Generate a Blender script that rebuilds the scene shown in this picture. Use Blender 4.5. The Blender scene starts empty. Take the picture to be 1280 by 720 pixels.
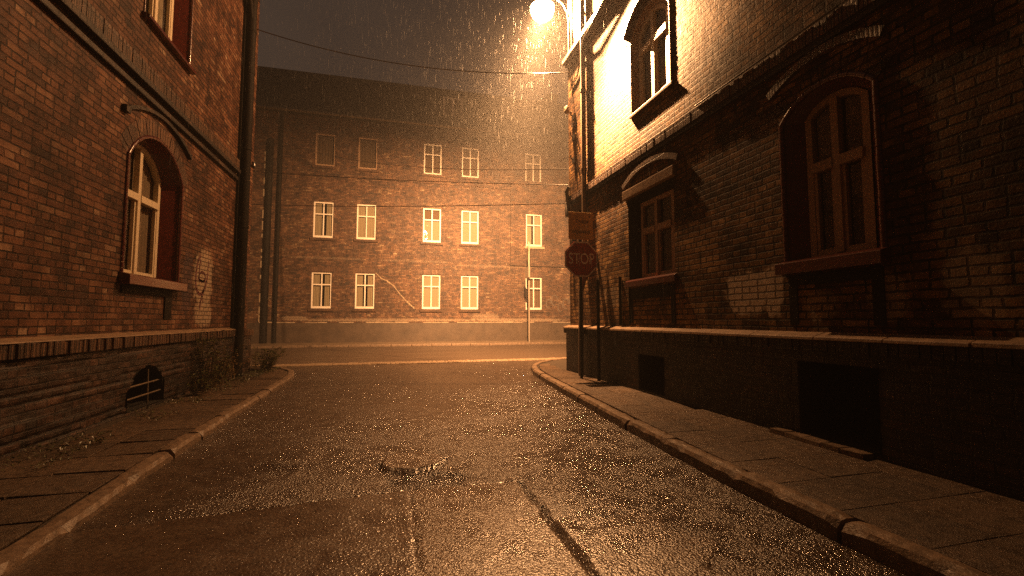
import bpy, bmesh, math, random
from mathutils import Vector, noise as mnoise
from mathutils.geometry import tessellate_polygon
random.seed(7)
R = math.radians
S = bpy.context.scene
COL = S.collection

# ------------------------------------------------------------------ helpers
def tag(o, label=None, cat=None, group=None, kind=None):
    if label: o['label'] = label
    if cat: o['category'] = cat
    if group: o['group'] = group
    if kind: o['kind'] = kind
    return o

def empty(name, loc=(0, 0, 0)):
    o = bpy.data.objects.new(name, None)
    o.location = loc
    o.empty_display_size = .2
    COL.objects.link(o)
    return o

def origin(o):
    v = Vector((0, 0, 0))
    while o is not None:
        v += o.location
        o = o.parent
    return v

class MB:
    """collects faces in world coordinates; build() links them as ONE mesh object"""
    def __init__(s): s.v = []; s.f = []; s.sm = []
    def add(s, vs, fs, smooth=False):
        b = len(s.v); s.v += [tuple(p) for p in vs]
        for f in fs: s.f.append([b + i for i in f]); s.sm.append(smooth)
    def box(s, x0, x1, y0, y1, z0, z1, j=0):
        q = lambda: random.uniform(-j, j) if j else 0
        vs = [(x + q(), y + q(), z + q()) for z in (z0, z1) for y in (y0, y1) for x in (x0, x1)]
        s.add(vs, [(0, 2, 3, 1), (4, 5, 7, 6), (0, 1, 5, 4), (2, 6, 7, 3), (0, 4, 6, 2), (1, 3, 7, 5)])
    def hexa(s, vs):
        s.add(vs, [(0, 2, 3, 1), (4, 5, 7, 6), (0, 1, 5, 4), (2, 6, 7, 3), (0, 4, 6, 2), (1, 3, 7, 5)])
    def tube(s, pts, r, n=8, cap=True):
        pts = [Vector(p) for p in pts]; rings = []
        up = None
        for i, p in enumerate(pts):
            d = (pts[min(i + 1, len(pts) - 1)] - pts[max(i - 1, 0)]).normalized()
            a = Vector((0, 0, 1)) if abs(d.z) < .95 else Vector((1, 0, 0))
            if up is not None and up.cross(d).length > .05: a = up
            e1 = d.cross(a).normalized(); e2 = e1.cross(d).normalized(); up = e2
            rr = r[i] if isinstance(r, (list, tuple)) else r
            rings.append([p + e1 * rr * math.cos(2 * math.pi * k / n) + e2 * rr * math.sin(2 * math.pi * k / n) for k in range(n)])
        vs = [q for g in rings for q in g]
        fs = [(i * n + k, i * n + (k + 1) % n, (i + 1) * n + (k + 1) % n, (i + 1) * n + k) for i in range(len(pts) - 1) for k in range(n)]
        s.add(vs, fs, True)
        if cap:
            s.add(rings[0], [list(range(n))[::-1]]); s.add(rings[-1], [list(range(n))])
    def lathe(s, c, prof, n=24):
        vs = [(c[0] + r * math.cos(2 * math.pi * k / n), c[1] + r * math.sin(2 * math.pi * k / n), c[2] + z) for r, z in prof for k in range(n)]
        fs = [(i * n + k, i * n + (k + 1) % n, (i + 1) * n + (k + 1) % n, (i + 1) * n + k) for i in range(len(prof) - 1) for k in range(n)]
        s.add(vs, fs, True)
    def ring(s, A, B):
        n = len(A); s.add(list(A) + list(B), [(i, (i + 1) % n, n + (i + 1) % n, n + i) for i in range(n)])
    def poly(s, loops, to3):
        flat = [p for l in loops for p in l]
        tris = tessellate_polygon([[Vector((p[0], p[1], 0)) for p in l] for l in loops])
        s.add([to3(*p) for p in flat], [t for t in tris])
    def build(s, name, mat, parent=None, bevel=0, recalc=False):
        o0 = origin(parent) if parent else Vector((0, 0, 0))
        me = bpy.data.meshes.new(name)
        me.from_pydata([Vector(p) - o0 for p in s.v], [], s.f)
        me.polygons.foreach_set('use_smooth', s.sm)
        me.materials.append(mat)
        if recalc:
            bm = bmesh.new(); bm.from_mesh(me)
            bmesh.ops.recalc_face_normals(bm, faces=bm.faces); bm.to_mesh(me); bm.free()
        me.update()
        o = bpy.data.objects.new(name, me); COL.objects.link(o)
        if parent: o.parent = parent
        if bevel:
            m = o.modifiers.new('bevel', 'BEVEL'); m.width = bevel; m.segments = 2; m.limit_method = 'ANGLE'
        return o

class NT:
    def __init__(s, name, disp=False):
        s.m = bpy.data.materials.new(name); s.m.use_nodes = True
        s.t = s.m.node_tree; s.t.nodes.clear()
        s.out = s.n('ShaderNodeOutputMaterial')
    def n(s, typ, **kw):
        nd = s.t.nodes.new(typ)
        for k, v in kw.items(): setattr(nd, k, v)
        return nd
    def set(s, sock, v):
        if isinstance(v, bpy.types.NodeSocket): s.t.links.new(v, sock)
        else:
            if sock.type == 'RGBA' and isinstance(v, (tuple, list)) and len(v) == 3: v = (*v, 1)
            sock.default_value = v
    def math(s, op, a, b=0., c=None, clamp=False):
        nd = s.n('ShaderNodeMath', operation=op, use_clamp=clamp)
        s.set(nd.inputs[0], a); s.set(nd.inputs[1], b)
        if c is not None: s.set(nd.inputs[2], c)
        return nd.outputs[0]
    def mix(s, f, a, b, blend='MIX'):
        nd = s.n('ShaderNodeMix', data_type='RGBA', blend_type=blend)
        s.set(nd.inputs[0], f); s.set(nd.inputs[6], a); s.set(nd.inputs[7], b)
        return nd.outputs[2]
    def noise(s, vec, scale, detail=4, rough=.55, col=False):
        nd = s.n('ShaderNodeTexNoise'); s.set(nd.inputs['Vector'], vec)
        nd.inputs['Scale'].default_value = scale; nd.inputs['Detail'].default_value = detail; nd.inputs['Roughness'].default_value = rough
        return nd.outputs['Color' if col else 'Fac']
    def ramp(s, f, stops, interp='LINEAR'):
        nd = s.n('ShaderNodeValToRGB'); cr = nd.color_ramp; cr.interpolation = interp
        while len(cr.elements) < len(stops): cr.elements.new(.5)
        for e, (p, c) in zip(cr.elements, stops):
            e.position = p
            if isinstance(c, (int, float)): c = (c, c, c)
            e.color = (*c, 1)
        s.set(nd.inputs[0], f); return nd.outputs[0]
    def smooth(s, f, lo, hi, a=0., b=1.):
        nd = s.n('ShaderNodeMapRange', interpolation_type='SMOOTHSTEP')
        s.set(nd.inputs[0], f); s.set(nd.inputs[1], lo); s.set(nd.inputs[2], hi); s.set(nd.inputs[3], a); s.set(nd.inputs[4], b)
        return nd.outputs[0]
    def bump(s, h, dist, strength=1., normal=None):
        nd = s.n('ShaderNodeBump'); s.set(nd.inputs['Height'], h)
        nd.inputs['Distance'].default_value = dist; nd.inputs['Strength'].default_value = strength
        if normal is not None: s.set(nd.inputs['Normal'], normal)
        return nd.outputs[0]
    def pos(s): return s.n('ShaderNodeNewGeometry').outputs['Position']
    def bsdf(s, col, rough, normal=None, spec=.5, metal=0., coat=0., coat_rough=.1):
        b = s.n('ShaderNodeBsdfPrincipled')
        s.set(b.inputs['Base Color'], col); s.set(b.inputs['Roughness'], rough)
        s.set(b.inputs['Specular IOR Level'], spec); s.set(b.inputs['Metallic'], metal)
        s.set(b.inputs['Coat Weight'], coat); s.set(b.inputs['Coat Roughness'], coat_rough)
        if normal is not None: s.set(b.inputs['Normal'], normal)
        s.t.links.new(b.outputs[0], s.out.inputs[0]); return b

# ------------------------------------------------------------------ materials
def brick_mat(name, tones, mortar, rough=(.42, .75), patches=(), row=.077, width=.25, dist=.012, soot=.55, wobble=.022, spec=.5, joint=.010):
    t = NT(name)
    geo = t.n('ShaderNodeNewGeometry')
    sep = t.n('ShaderNodeSeparateXYZ'); t.set(sep.inputs[0], geo.outputs['Position'])
    sn = t.n('ShaderNodeSeparateXYZ'); t.set(sn.inputs[0], geo.outputs['True Normal'])
    isx = t.math('GREATER_THAN', t.math('ABSOLUTE', sn.outputs[0]), .6)
    u = t.math('ADD', t.math('MULTIPLY', sep.outputs[1], isx), t.math('MULTIPLY', sep.outputs[0], t.math('SUBTRACT', 1., isx)))
    w = sep.outputs[2]
    pos = geo.outputs['Position']
    nw = t.n('ShaderNodeSeparateColor'); t.set(nw.inputs[0], t.noise(pos, 5.0, 6, .68, True))
    u2 = t.math('MULTIPLY_ADD', t.math('SUBTRACT', nw.outputs[0], .5), wobble * 2.2, u)
    w2 = t.math('MULTIPLY_ADD', t.math('SUBTRACT', nw.outputs[1], .5), wobble, w)
    cb = t.n('ShaderNodeCombineXYZ'); t.set(cb.inputs[0], u2); t.set(cb.inputs[1], w2)
    br = t.n('ShaderNodeTexBrick', offset=.5, offset_frequency=2, squash=.5, squash_frequency=3)
    t.set(br.inputs['Vector'], cb.outputs[0])
    br.inputs['Color1'].default_value = (0, 0, 0, 1); br.inputs['Color2'].default_value = (1, 1, 1, 1); br.inputs['Mortar'].default_value = (.5, .5, .5, 1)
    br.inputs['Scale'].default_value = 1; br.inputs['Mortar Size'].default_value = joint; br.inputs['Mortar Smooth'].default_value = .5
    br.inputs['Bias'].default_value = 0; br.inputs['Brick Width'].default_value = width; br.inputs['Row Height'].default_value = row
    rnd = br.outputs['Color']; fac = br.outputs['Fac']
    fine = t.noise(pos, 55, 5, .65); mid = t.noise(pos, 9, 4, .6); big = t.noise(pos, .9, 5, .6)
    clump = t.smooth(t.noise(pos, 2.3, 4, .65), .3, .7)
    sel = t.math('ADD', t.math('MULTIPLY', rnd, .62), t.math('ADD', t.math('MULTIPLY', mid, .12), t.math('MULTIPLY', clump, .34)))
    col = t.ramp(sel, tones)
    col = t.mix(.55, col, t.ramp(fine, [(.25, .35), (.75, 1.5)]), 'MULTIPLY')
    # chipped joints: mortar mask broken up by noise
    m = t.math('MULTIPLY', fac, t.smooth(mid, .3, .58, .25, 1.))
    col = t.mix(m, col, t.mix(fine, tuple(c * .6 for c in mortar), tuple(c * .2 for c in mortar)))  # mortar darkened and joints widened to paint in their grazing-light shadow
    # soot and damp stains with a shape of their own
    st = t.smooth(big, .36, .62)
    col = t.mix(t.math('MULTIPLY', st, soot), col, t.mix(1., col, (.30, .26, .23), 'MULTIPLY'))
    gr = t.smooth(t.noise(pos, 2.6, 6, .7), .44, .62)
    col = t.mix(t.math('MULTIPLY', gr, min(1., soot * 1.25)), col, t.mix(1., col, (.30, .26, .24), 'MULTIPLY'))
    cs = t.n('ShaderNodeCombineXYZ'); t.set(cs.inputs[0], t.math('MULTIPLY', u, 3.2)); t.set(cs.inputs[1], t.math('MULTIPLY', w, .45))
    col = t.mix(t.math('MULTIPLY', t.smooth(t.noise(cs.outputs[0], 1.6, 5, .65), .48, .68), .55), col, t.mix(1., col, (.33, .28, .25), 'MULTIPLY'))
    for (u0, w0, ru, rw, k, tint) in patches:
        du = t.math('ABSOLUTE', t.math('DIVIDE', t.math('SUBTRACT', u, u0), ru)); dw = t.math('ABSOLUTE', t.math('DIVIDE', t.math('SUBTRACT', w, w0), rw))
        d = t.math('POWER', t.math('ADD', t.math('POWER', du, 3.), t.math('POWER', dw, 3.)), .3333)
        d = t.math('ADD', d, t.math('MULTIPLY', t.math('SUBTRACT', mid, .5), .9))
        f = t.math('MULTIPLY', t.smooth(d, .75, 1.05, 1., 0.), k)
        f = t.math('MULTIPLY', f, t.math('SUBTRACT', 1., t.math('MULTIPLY', fac, .75)))
        f = t.math('MULTIPLY', f, t.smooth(fine, .3, .55, .6, 1.))
        col = t.mix(f, col, tint)
    rg = t.math('ADD', t.math('MULTIPLY', mid, rough[1] - rough[0]), rough[0])
    h = t.math('ADD', t.math('MULTIPLY', t.math('SUBTRACT', 1., fac), .75), t.math('ADD', t.math('MULTIPLY', rnd, .35), t.math('MULTIPLY', fine, .42)))
    h = t.math('ADD', h, t.math('MULTIPLY', mid, .35))
    t.bsdf(col, rg, t.bump(h, dist, 1.), spec=spec)
    return t.m

TONES = [(0, (.035, .018, .012)), (.22, (.075, .033, .02)), (.42, (.15, .06, .032)), (.62, (.21, .085, .042)), (.80, (.27, .125, .065)), (.92, (.38, .21, .12)), (1, (.52, .34, .21))]
TONES_R = [(0, (.035, .016, .009)), (.25, (.11, .056, .027)), (.5, (.27, .148, .067)), (.75, (.40, .235, .10)), (1, (.58, .37, .18))]
PALE = (.48, .38, .27); PALE2 = (.7, .58, .44)
M = {}
M['brick_left'] = brick_mat('old brick', [(p, (c[0] * .95, c[1] * 1.06, c[2] * 1.2)) for p, c in TONES], (.045, .03, .022), patches=[(9.68, 2.08, .46, .55, .8, PALE), (9.75, 1.42, .42, .26, .7, PALE), (9.0, 1.95, .22, .6, .55, (.045, .04, .06))], spec=.22)
M['brick_right'] = brick_mat('golden brick', TONES_R, (.05, .032, .02), patches=[(4.55, 1.62, .36, .28, .95, PALE2), (4.16, 1.62, .14, .3, .9, PALE2), (2.95, 1.5, .17, .22, .5, PALE), (2.35, 1.55, .22, .3, .45, PALE), (3.6, 1.45, .2, .15, .4, PALE), (8.0, 1.75, .6, .2, .35, PALE)], soot=.7, rough=(.55, .85), spec=.12, joint=.0115, dist=.018, wobble=.032)
M['brick_far'] = brick_mat('far brick', [(p, (c[0] * .95, c[1] * 1.15, c[2] * 1.2)) for p, c in TONES], (.10, .065, .042), patches=[(-3.5, 4.68, 2.0, .07, .2, PALE), (1.3, 4.66, 2.2, .07, .2, PALE), (6., 4.5, 2.5, .07, .2, PALE), (0., 1.3, 5., .10, .45, PALE), (7.5, 1.3, 3., .12, .5, PALE), (5.3, 1.5, .9, .2, .35, PALE), (-5.0, 1.4, .7, .12, .5, PALE)], dist=.02)
M['brick_plinth'] = brick_mat('sooty brick', [(0, (.02, .013, .01)), (.5, (.06, .03, .02)), (1, (.15, .075, .045))], (.03, .022, .017), row=.085, width=.27, dist=.02, soot=.8, wobble=.04)
M['brick_black'] = brick_mat('tarred brick', [(0, (.010, .007, .006)), (.5, (.028, .018, .012)), (1, (.085, .048, .03))], (.012, .009, .007), row=.08, dist=.016, soot=.8)
M['brick_trim'] = brick_mat('trim brick', [(0, (.08, .04, .025)), (.5, (.15, .075, .042)), (1, (.26, .14, .075))], (.04, .028, .02), row=.3, width=.078, soot=.4)

def plain(name, col, rough=.5, var=.35, scale=14, bumpd=.003, spec=.5, metal=0., coat=0.):
    t = NT(name); p = t.pos()
    a = t.noise(p, scale, 5, .6); b = t.noise(p, scale * 6, 4, .6)
    k = t.ramp(a, [(.25, 1 - var), (.75, 1 + var * .6)])
    c = t.mix(1., tuple(col), k, 'MULTIPLY')
    t.bsdf(c, t.math('ADD', rough - .1, t.math('MULTIPLY', b, .2)), t.bump(t.math('ADD', a, t.math('MULTIPLY', b, .4)), bumpd, .8), spec, metal, coat)
    return t.m

M['maroon'] = plain('maroon gloss paint', (.10, .018, .012), .3, .4, 18, .003, coat=.4)
M['cream'] = plain('cream window paint', (.8, .68, .48), .45, .18, 22, .001)
M['brownframe'] = plain('brown window wood', (.45, .30, .19), .5, .3, 25, .001)
M['white'] = plain('white window paint', (.88, .82, .72), .45, .15, 10, .001)
M['stone'] = plain('sandstone', (.30, .20, .12), .6, .45, 10, .008)
M['ledge'] = plain('worn ledge stone', (.30, .2, .125), .5, .5, 9, .008)
M['plaster'] = plain('grey plaster plinth', (.075, .052, .036), .5, .45, 2.2, .012)
M['blackpipe'] = plain('black pipe', (.010, .008, .007), .7, .3, 20, .002, spec=.15)
M['brownpipe'] = plain('brown downpipe', (.11, .07, .042), .45, .35, 12, .002)
M['zinc'] = plain('zinc pipe', (.22, .17, .12), .4, .4, 12, .002, metal=.4)
M['galv'] = plain('galvanised steel', (.42, .36, .29), .4, .25, 20, .001, metal=.5)
M['steel'] = plain('painted lamp steel', (.35, .3, .24), .4, .2, 20, .001, metal=.3)
M['cable'] = plain('black cable', (.025, .022, .02), .3, .2, 20, .001, spec=.9)
M['roof'] = plain('dark roof felt', (.02, .014, .011), .7, .45, 1.6, .02)
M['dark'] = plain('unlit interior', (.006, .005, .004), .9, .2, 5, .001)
M['kerb'] = plain('granite kerb', (.2, .14, .095), .42, .6, 14, .012)
M['sett'] = plain('granite setts', (.32, .23, .15), .35, .55, 12, .012)
M['signred'] = plain('sign red', (.30, .025, .02), .4, .25, 12, .0005)
M['signwhite'] = plain('sign white', (.9, .86, .8), .4, .2, 12, .0005)
M['signyellow'] = plain('sign yellow', (.6, .34, .1), .45, .25, 10, .0005)
M['ink'] = plain('sign ink', (.02, .014, .012), .5, .2, 12, .0005)
M['inkplum'] = plain('sign ink plum', (.09, .025, .03), .5, .2, 12, .0005)
M['graffiti'] = plain('maroon spray paint', (.10, .02, .03), .5, .4, 20, .0005)
M['mortar'] = plain('pale mortar repair', (.42, .33, .23), .8, .4, 8, .01)
M['soil'] = plain('dirt strip', (.05, .035, .022), .8, .5, 9, .03)
M['insul'] = plain('porcelain', (.35, .28, .2), .3, .2, 20, .001)
M['ground'] = plain('ground', (.04, .034, .028), .8, .3, 2, .01)

def leaf_mat(name, c):
    t = NT(name); p = t.pos(); a = t.noise(p, 30, 3)
    col = t.mix(a, tuple(x * .5 for x in c), tuple(min(1, x * 1.5) for x in c))
    b = t.bsdf(col, .4, None, .5)
    return t.m
M['leaf'] = leaf_mat('weed leaf', (.075, .075, .02))
M['dryleaf'] = leaf_mat('dry weed', (.16, .10, .04))

def curtain_mat(name, c):
    t = NT(name); p = t.pos()
    a = t.noise(p, 25, 3); t.bsdf(t.mix(a, tuple(x * .6 for x in c), c), .8, t.bump(a, .003)); return t.m
M['lace'] = curtain_mat('lace curtain', (.52, .44, .31))
M['sheer'] = curtain_mat('sheer curtain', (.36, .27, .18)); M['drape'] = curtain_mat('heavy drape', (.2, .13, .075))

t = NT('window glass')
gg = t.n('ShaderNodeNewGeometry'); dt = t.n('ShaderNodeVectorMath', operation='DOT_PRODUCT'); t.set(dt.inputs[0], gg.outputs['Normal']); t.set(dt.inputs[1], gg.outputs['Incoming'])
frv = t.math('MULTIPLY_ADD', t.math('POWER', t.math('SUBTRACT', 1., t.math('ABSOLUTE', dt.outputs['Value'])), 5.), .94, .045)
gl = t.n('ShaderNodeBsdfGlossy'); gl.inputs['Roughness'].default_value = .02; t.set(gl.inputs['Normal'], t.bump(t.noise(t.pos(), 5, 2), .005, 1.))
tr = t.n('ShaderNodeBsdfTransparent'); tr.inputs[0].default_value = (.82, .82, .8, 1)
mx = t.n('ShaderNodeMixShader'); t.set(mx.inputs[0], frv); t.set(mx.inputs[1], tr.outputs[0]); t.set(mx.inputs[2], gl.outputs[0])
t.t.links.new(mx.outputs[0], t.out.inputs[0]); M['glass'] = t.m

def asphalt():
    t = NT('wet asphalt'); p = t.pos()
    at = t.n('ShaderNodeAttribute', attribute_name='patch'); pa = at.outputs['Fac']
    v = t.n('ShaderNodeTexVoronoi', feature='F1'); t.set(v.inputs['Vector'], p); v.inputs['Scale'].default_value = 56
    v2 = t.n('ShaderNodeTexVoronoi', feature='F1'); t.set(v2.inputs['Vector'], p); v2.inputs['Scale'].default_value = 130
    big = t.noise(p, .8, 5, .6); mid = t.noise(p, 5, 4, .6); fine = t.noise(p, 190, 3, .6)
    sp = t.n('ShaderNodeSeparateColor'); t.set(sp.inputs[0], v.outputs['Color'])
    col = t.mix(sp.outputs[0], (.03, .021, .015), (.11, .078, .054))
    col = t.mix(t.smooth(mid, .35, .7), col, t.mix(1., col, (.55, .5, .48), 'MULTIPLY'))
    col = t.mix(t.math('MULTIPLY', pa, .6), col, t.mix(sp.outputs[2], (.09, .062, .042), (.19, .13, .085)))
    # stones stand proud by different amounts
    h = t.math('MULTIPLY', t.math('SUBTRACT', 1., v.outputs['Distance']), t.math('ADD', .35, sp.outputs[1]))
    h = t.math('ADD', h, t.math('MULTIPLY', t.math('SUBTRACT', 1., v2.outputs['Distance']), .35))
    h = t.math('ADD', h, t.math('MULTIPLY', fine, .25))
    sm = t.n('ShaderNodeAttribute', attribute_name='worn'); h = t.math('MULTIPLY', h, t.math('SUBTRACT', 1., t.math('MULTIPLY', sm.outputs['Fac'], .7)))
    wet = t.smooth(t.math('ADD', t.math('MULTIPLY', big, .6), t.math('MULTIPLY', mid, .4)), .42, .6)
    rg = t.math('ADD', .11, t.math('MULTIPLY', t.math('SUBTRACT', 1., wet), .18))
    t.bsdf(col, rg, t.bump(h, .0092, 1.), spec=.95)
    return t.m
M['asphalt'] = asphalt()

def smooth_road():
    t = NT('wet worn road'); p = t.pos()
    mp = t.n('ShaderNodeMapping'); t.set(mp.inputs[0], p); mp.inputs['Scale'].default_value = (.18, 1.6, 1)
    a = t.noise(mp.outputs[0], 1.3, 5, .6); f = t.noise(p, 90, 3, .6); m2 = t.noise(p, 8, 4)
    col = t.mix(a, (.045, .032, .022), (.12, .082, .054))
    t.bsdf(col, t.smooth(a, .35, .65, .5, .26), t.bump(t.math('ADD', f, t.math('MULTIPLY', m2, .8)), .006, 1.), .5)
    return t.m
M['crossroad'] = smooth_road()

def paving():
    t = NT('wet paving slab'); p = t.pos()
    a = t.noise(p, 2.5, 5, .6); f = t.noise(p, 110, 4, .6); m2 = t.noise(p, 14, 4)
    oi = t.n('ShaderNodeAttribute', attribute_name='tone')
    col = t.mix(t.math('ADD', t.math('MULTIPLY', a, .6), t.math('MULTIPLY', oi.outputs['Fac'], .4)), (.05, .034, .022), (.17, .112, .07))
    col = t.mix(t.smooth(m2, .4, .65), col, t.mix(1., col, (.5, .46, .43), 'MULTIPLY'))
    t.bsdf(col, t.smooth(a, .3, .7, .5, .32), t.bump(t.math('ADD', f, m2), .009, 1.), .5)
    return t.m
M['paving'] = paving()

# ------------------------------------------------------------------ wall-plane mappings: (u along, w up, n outward)
XL, XR, YF = -3.42, 4.10, 26.5
YLC, YRC = 12.45, 10.15
left = lambda u, w, n=0.: (XL + n, u, w)
right = lambda u, w, n=0.: (XR - n, u, w)
far = lambda u, w, n=0.: (u, YF - n, w)

def opening(a, b, z0, zs, zc, n=12):
    pts = [(a, z0), (b, z0)]
    if zc - zs < .01: return pts + [(b, zs), (a, zs)]
    s = (b - a) / 2; h = zc - zs; Rr = (s * s + h * h) / (2 * h); cz = zc - Rr; th = math.asin(s / Rr)
    return pts + [((a + b) / 2 + Rr * math.sin(th - 2 * th * i / n), cz + Rr * math.cos(th - 2 * th * i / n)) for i in range(n + 1)]
def inset(o, t, tb=None, tt=None):
    tb = t if tb is None else tb; tt = t if tt is None else tt
    a, b, z0, zs, zc = o; return (a + t, b - t, z0 + tb, min(zs, zc - tt) if zc - zs > .01 else zs - tt, zc - tt)
def pb(mb, to3, u0, u1, w0, w1, n0, n1):
    mb.hexa([to3(u, w, n) for n in (n0, n1) for w in (w0, w1) for u in (u0, u1)])
def arc_band(mb, to3, u0, u1, zs, zc, wid, n0, n1, n=18):
    """segmental band: inner arc through zs..zc..zs, wid thick, n0..n1 proud"""
    I = opening(u0, u1, 0, zs, zc, n)[2:]
    s = (u1 - u0) / 2; h = zc - zs; Rr = (s * s + h * h) / (2 * h); c = ((u0 + u1) / 2, zc - Rr)
    O = [(c[0] + (p[0] - c[0]) * (Rr + wid) / Rr, c[1] + (p[1] - c[1]) * (Rr + wid) / Rr) for p in I]
    for i in range(len(I) - 1):
        q = [I[i], I[i + 1], O[i], O[i + 1]]
        mb.hexa([to3(p[0], p[1], nn) for nn in (n0, n1) for p in q])

def wall_panel(name, to3, outer, holes, mat, parent):
    mb = MB(); mb.poly([outer] + [opening(*h) for h in holes], to3); return mb.build(name, mat, parent)

def curtain(to3, u0, u1, w0, w1, n, mat, parent, amp=.02, waves=9, name='curtain'):
    mb = MB(); k = max(12, waves * 6); vs = []; ph = random.uniform(0, 6)
    for i in range(k + 1):
        f = i / k; u = u0 + (u1 - u0) * f
        d = amp * (math.sin(f * waves * 6.283 + ph) + .5 * math.sin(f * waves * 2.3 * 6.283 + ph * 2))
        vs += [to3(u, w0, n + d), to3(u, w1, n + d * .5)]
    mb.add(vs, [(2 * i, 2 * i + 2, 2 * i + 3, 2 * i + 1) for i in range(k)], True)
    return mb.build(name, mat, parent)

def window(to3, o, parent, frame_mat, reveal_mat, depth=.18, ins=.2, sill=True, transom=.62, sillmat=None, cur='lace', bull=None, drape=None, cross=True, fr=.07, sillh=.12, silln=.09, mull=.075):
    """window set in hole o: window mesh = frame; sub-parts reveal, pane, curtain, sill"""
    I = inset(o, ins, .0, ins * .5)
    mb = MB()
    P = opening(*I); Q = opening(*inset(I, fr, fr, fr))
    for n0, n1 in ((-depth - .05, -depth + .02),):
        A0 = [to3(*p, n1) for p in P]; B0 = [to3(*p, n1) for p in Q]; B1 = [to3(*p, n0) for p in Q]
        mb.ring(A0, B0); mb.ring(B0, B1)
    a, b, z0, zs, zc = I; mid = (a + b) / 2; zt = z0 + (zc - z0) * transom
    if cross:
        pb(mb, to3, mid - mull / 2, mid + mull / 2, z0 + fr * .9, zc - fr * .8, -depth - .04, -depth + .035)
        pb(mb, to3, a + fr * .9, mid - mull / 2 - .002, zt - .05, zt + .05, -depth - .045, -depth + .045)
        pb(mb, to3, mid + mull / 2 + .002, b - fr * .9, zt - .05, zt + .05, -depth - .045, -depth + .045)
        # casement stiles
        for s0, s1 in ((a + fr, mid - mull / 2), (mid + mull / 2, b - fr)):
            for e0, e1 in ((z0 + fr, zt - .05),):
                pb(mb, to3, s0 + .001, s0 + .036, e0, e1, -depth - .035, -depth + .012)
                pb(mb, to3, s1 - .036, s1 - .001, e0, e1, -depth - .035, -depth + .012)
                pb(mb, to3, s0 + .036, s1 - .036, e0, e0 + .045, -depth - .035, -depth + .012)
    w = mb.build('window', frame_mat, parent)
    mb = MB(); mb.ring([to3(*p, 0.) for p in opening(*o)], [to3(*p, -depth) for p in P]); mb.build('reveal', reveal_mat, w)
    mb = MB(); mb.poly([Q], lambda u, v: to3(u, v, -depth - .022)); mb.build('pane', M['glass'], w)
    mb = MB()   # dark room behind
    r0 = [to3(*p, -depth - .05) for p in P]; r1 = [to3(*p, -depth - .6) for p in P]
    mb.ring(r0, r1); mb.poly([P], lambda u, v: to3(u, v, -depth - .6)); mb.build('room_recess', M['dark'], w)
    if cur:
        curtain(to3, a + .03, mid - .03, z0 + .02, zc - .05, -depth - .08, M[cur], w, .012, 6)
        curtain(to3, mid + .03, b - .03, z0 + .02, zc - .05, -depth - .08, M[cur], w, .012, 6)
    if drape:
        curtain(to3, a, a + (b - a) * .3, z0, zc, -depth - .2, M['drape'], w, .03, 4, 'drape')
        curtain(to3, b - (b - a) * .3, b, z0, zc, -depth - .2, M['drape'], w, .03, 4, 'drape')
    if sill:
        a, b, z0, zs, zc = o; mb = MB()
        vs = [to3(u, z, n) for (z, n) in ((z0 - sillh, -.0), (z0 + .01, -depth - .01)) for u in (a - .04, b + .04)]
        mb.hexa([to3(a - .05, z0 - sillh, .002), to3(b + .05, z0 - sillh, .002), to3(a - .05, z0 + .03, .002), to3(b + .05, z0 + .03, .002),
                 to3(a - .05, z0 - sillh, silln), to3(b + .05, z0 - sillh, silln), to3(a - .05, z0 - .005, silln), to3(b + .05, z0 - .005, silln)])
        mb.hexa([to3(a + .002, z0 - .05, -depth), to3(b - .002, z0 - .05, -depth), to3(a + .002, z0 + .045, -depth), to3(b - .002, z0 + .045, -depth),
                 to3(a + .002, z0 - .05, .001), to3(b - .002, z0 - .05, .001), to3(a + .002, z0 + .03, .001), to3(b - .002, z0 + .03, .001)])
        mb.build('sill', sillmat or reveal_mat, w, bevel=.006)
    if bull:   # glazed bullnose bricks round the opening: a bead with a joint every course
        mb = MB(); pts = opening(*o)
        path = [pts[1]] + [pts[2]] + pts[3:] + [pts[0]]
        dense = []
        for p, q in zip(path[:-1], path[1:]):
            L = math.hypot(q[0] - p[0], q[1] - p[1]); k = max(1, round(L / .075))
            for i in range(k):
                dense.append(((p[0] + (q[0] - p[0]) * i / k, p[1] + (q[1] - p[1]) * i / k), (p[0] + (q[0] - p[0]) * (i + .9) / k, p[1] + (q[1] - p[1]) * (i + .9) / k)))
        for p, q in dense: mb.tube([to3(*p, .0), to3(*q, .0)], bull * random.uniform(.9, 1.08), 8)
        mb.build('bullnose_trim', reveal_mat, w)
    return w

def soldier_course(mb, axis, fixed0, fixed1, u0, u1, z0, z1, pitch=.078, j=.006):
    u = u0
    while u < u1 - .01:
        e = min(u + pitch - .008, u1); d = random.uniform(-j, j)
        if axis == 'y': mb.box(min(fixed0, fixed1 + d), max(fixed0, fixed1 + d), u, e, z0, z1 + random.uniform(-j, j) * .6)
        else: mb.box(u, e, min(fixed0, fixed1 + d), max(fixed0, fixed1 + d), z0, z1 + random.uniform(-j, j) * .6)
        u += pitch

def voussoirs(to3, u0, u1, zs, zc, wid, parent, mat, n1=.006):
    s_ = (u1 - u0) / 2; h = zc - zs; Rr = (s_ * s_ + h * h) / (2 * h); c = ((u0 + u1) / 2, zc - Rr); th = math.asin(min(1, s_ / Rr)); k = max(6, int(2 * th * (Rr + wid / 2) / .078)); mb = MB()
    for i in range(k):
        a0 = -th + 2 * th * i / k; a1 = -th + 2 * th * (i + .9) / k; r0, r1 = Rr + .012, Rr + wid * random.uniform(.96, 1.0); d = n1 + random.uniform(-.004, .004)
        q = [(c[0] + r * math.sin(a), c[1] + r * math.cos(a)) for r in (r0, r1) for a in (a0, a1)]
        mb.hexa([to3(p[0], p[1], nn) for nn in (-.03, d) for p in q])
    return mb.build('arch_bricks', mat, parent)

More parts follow.
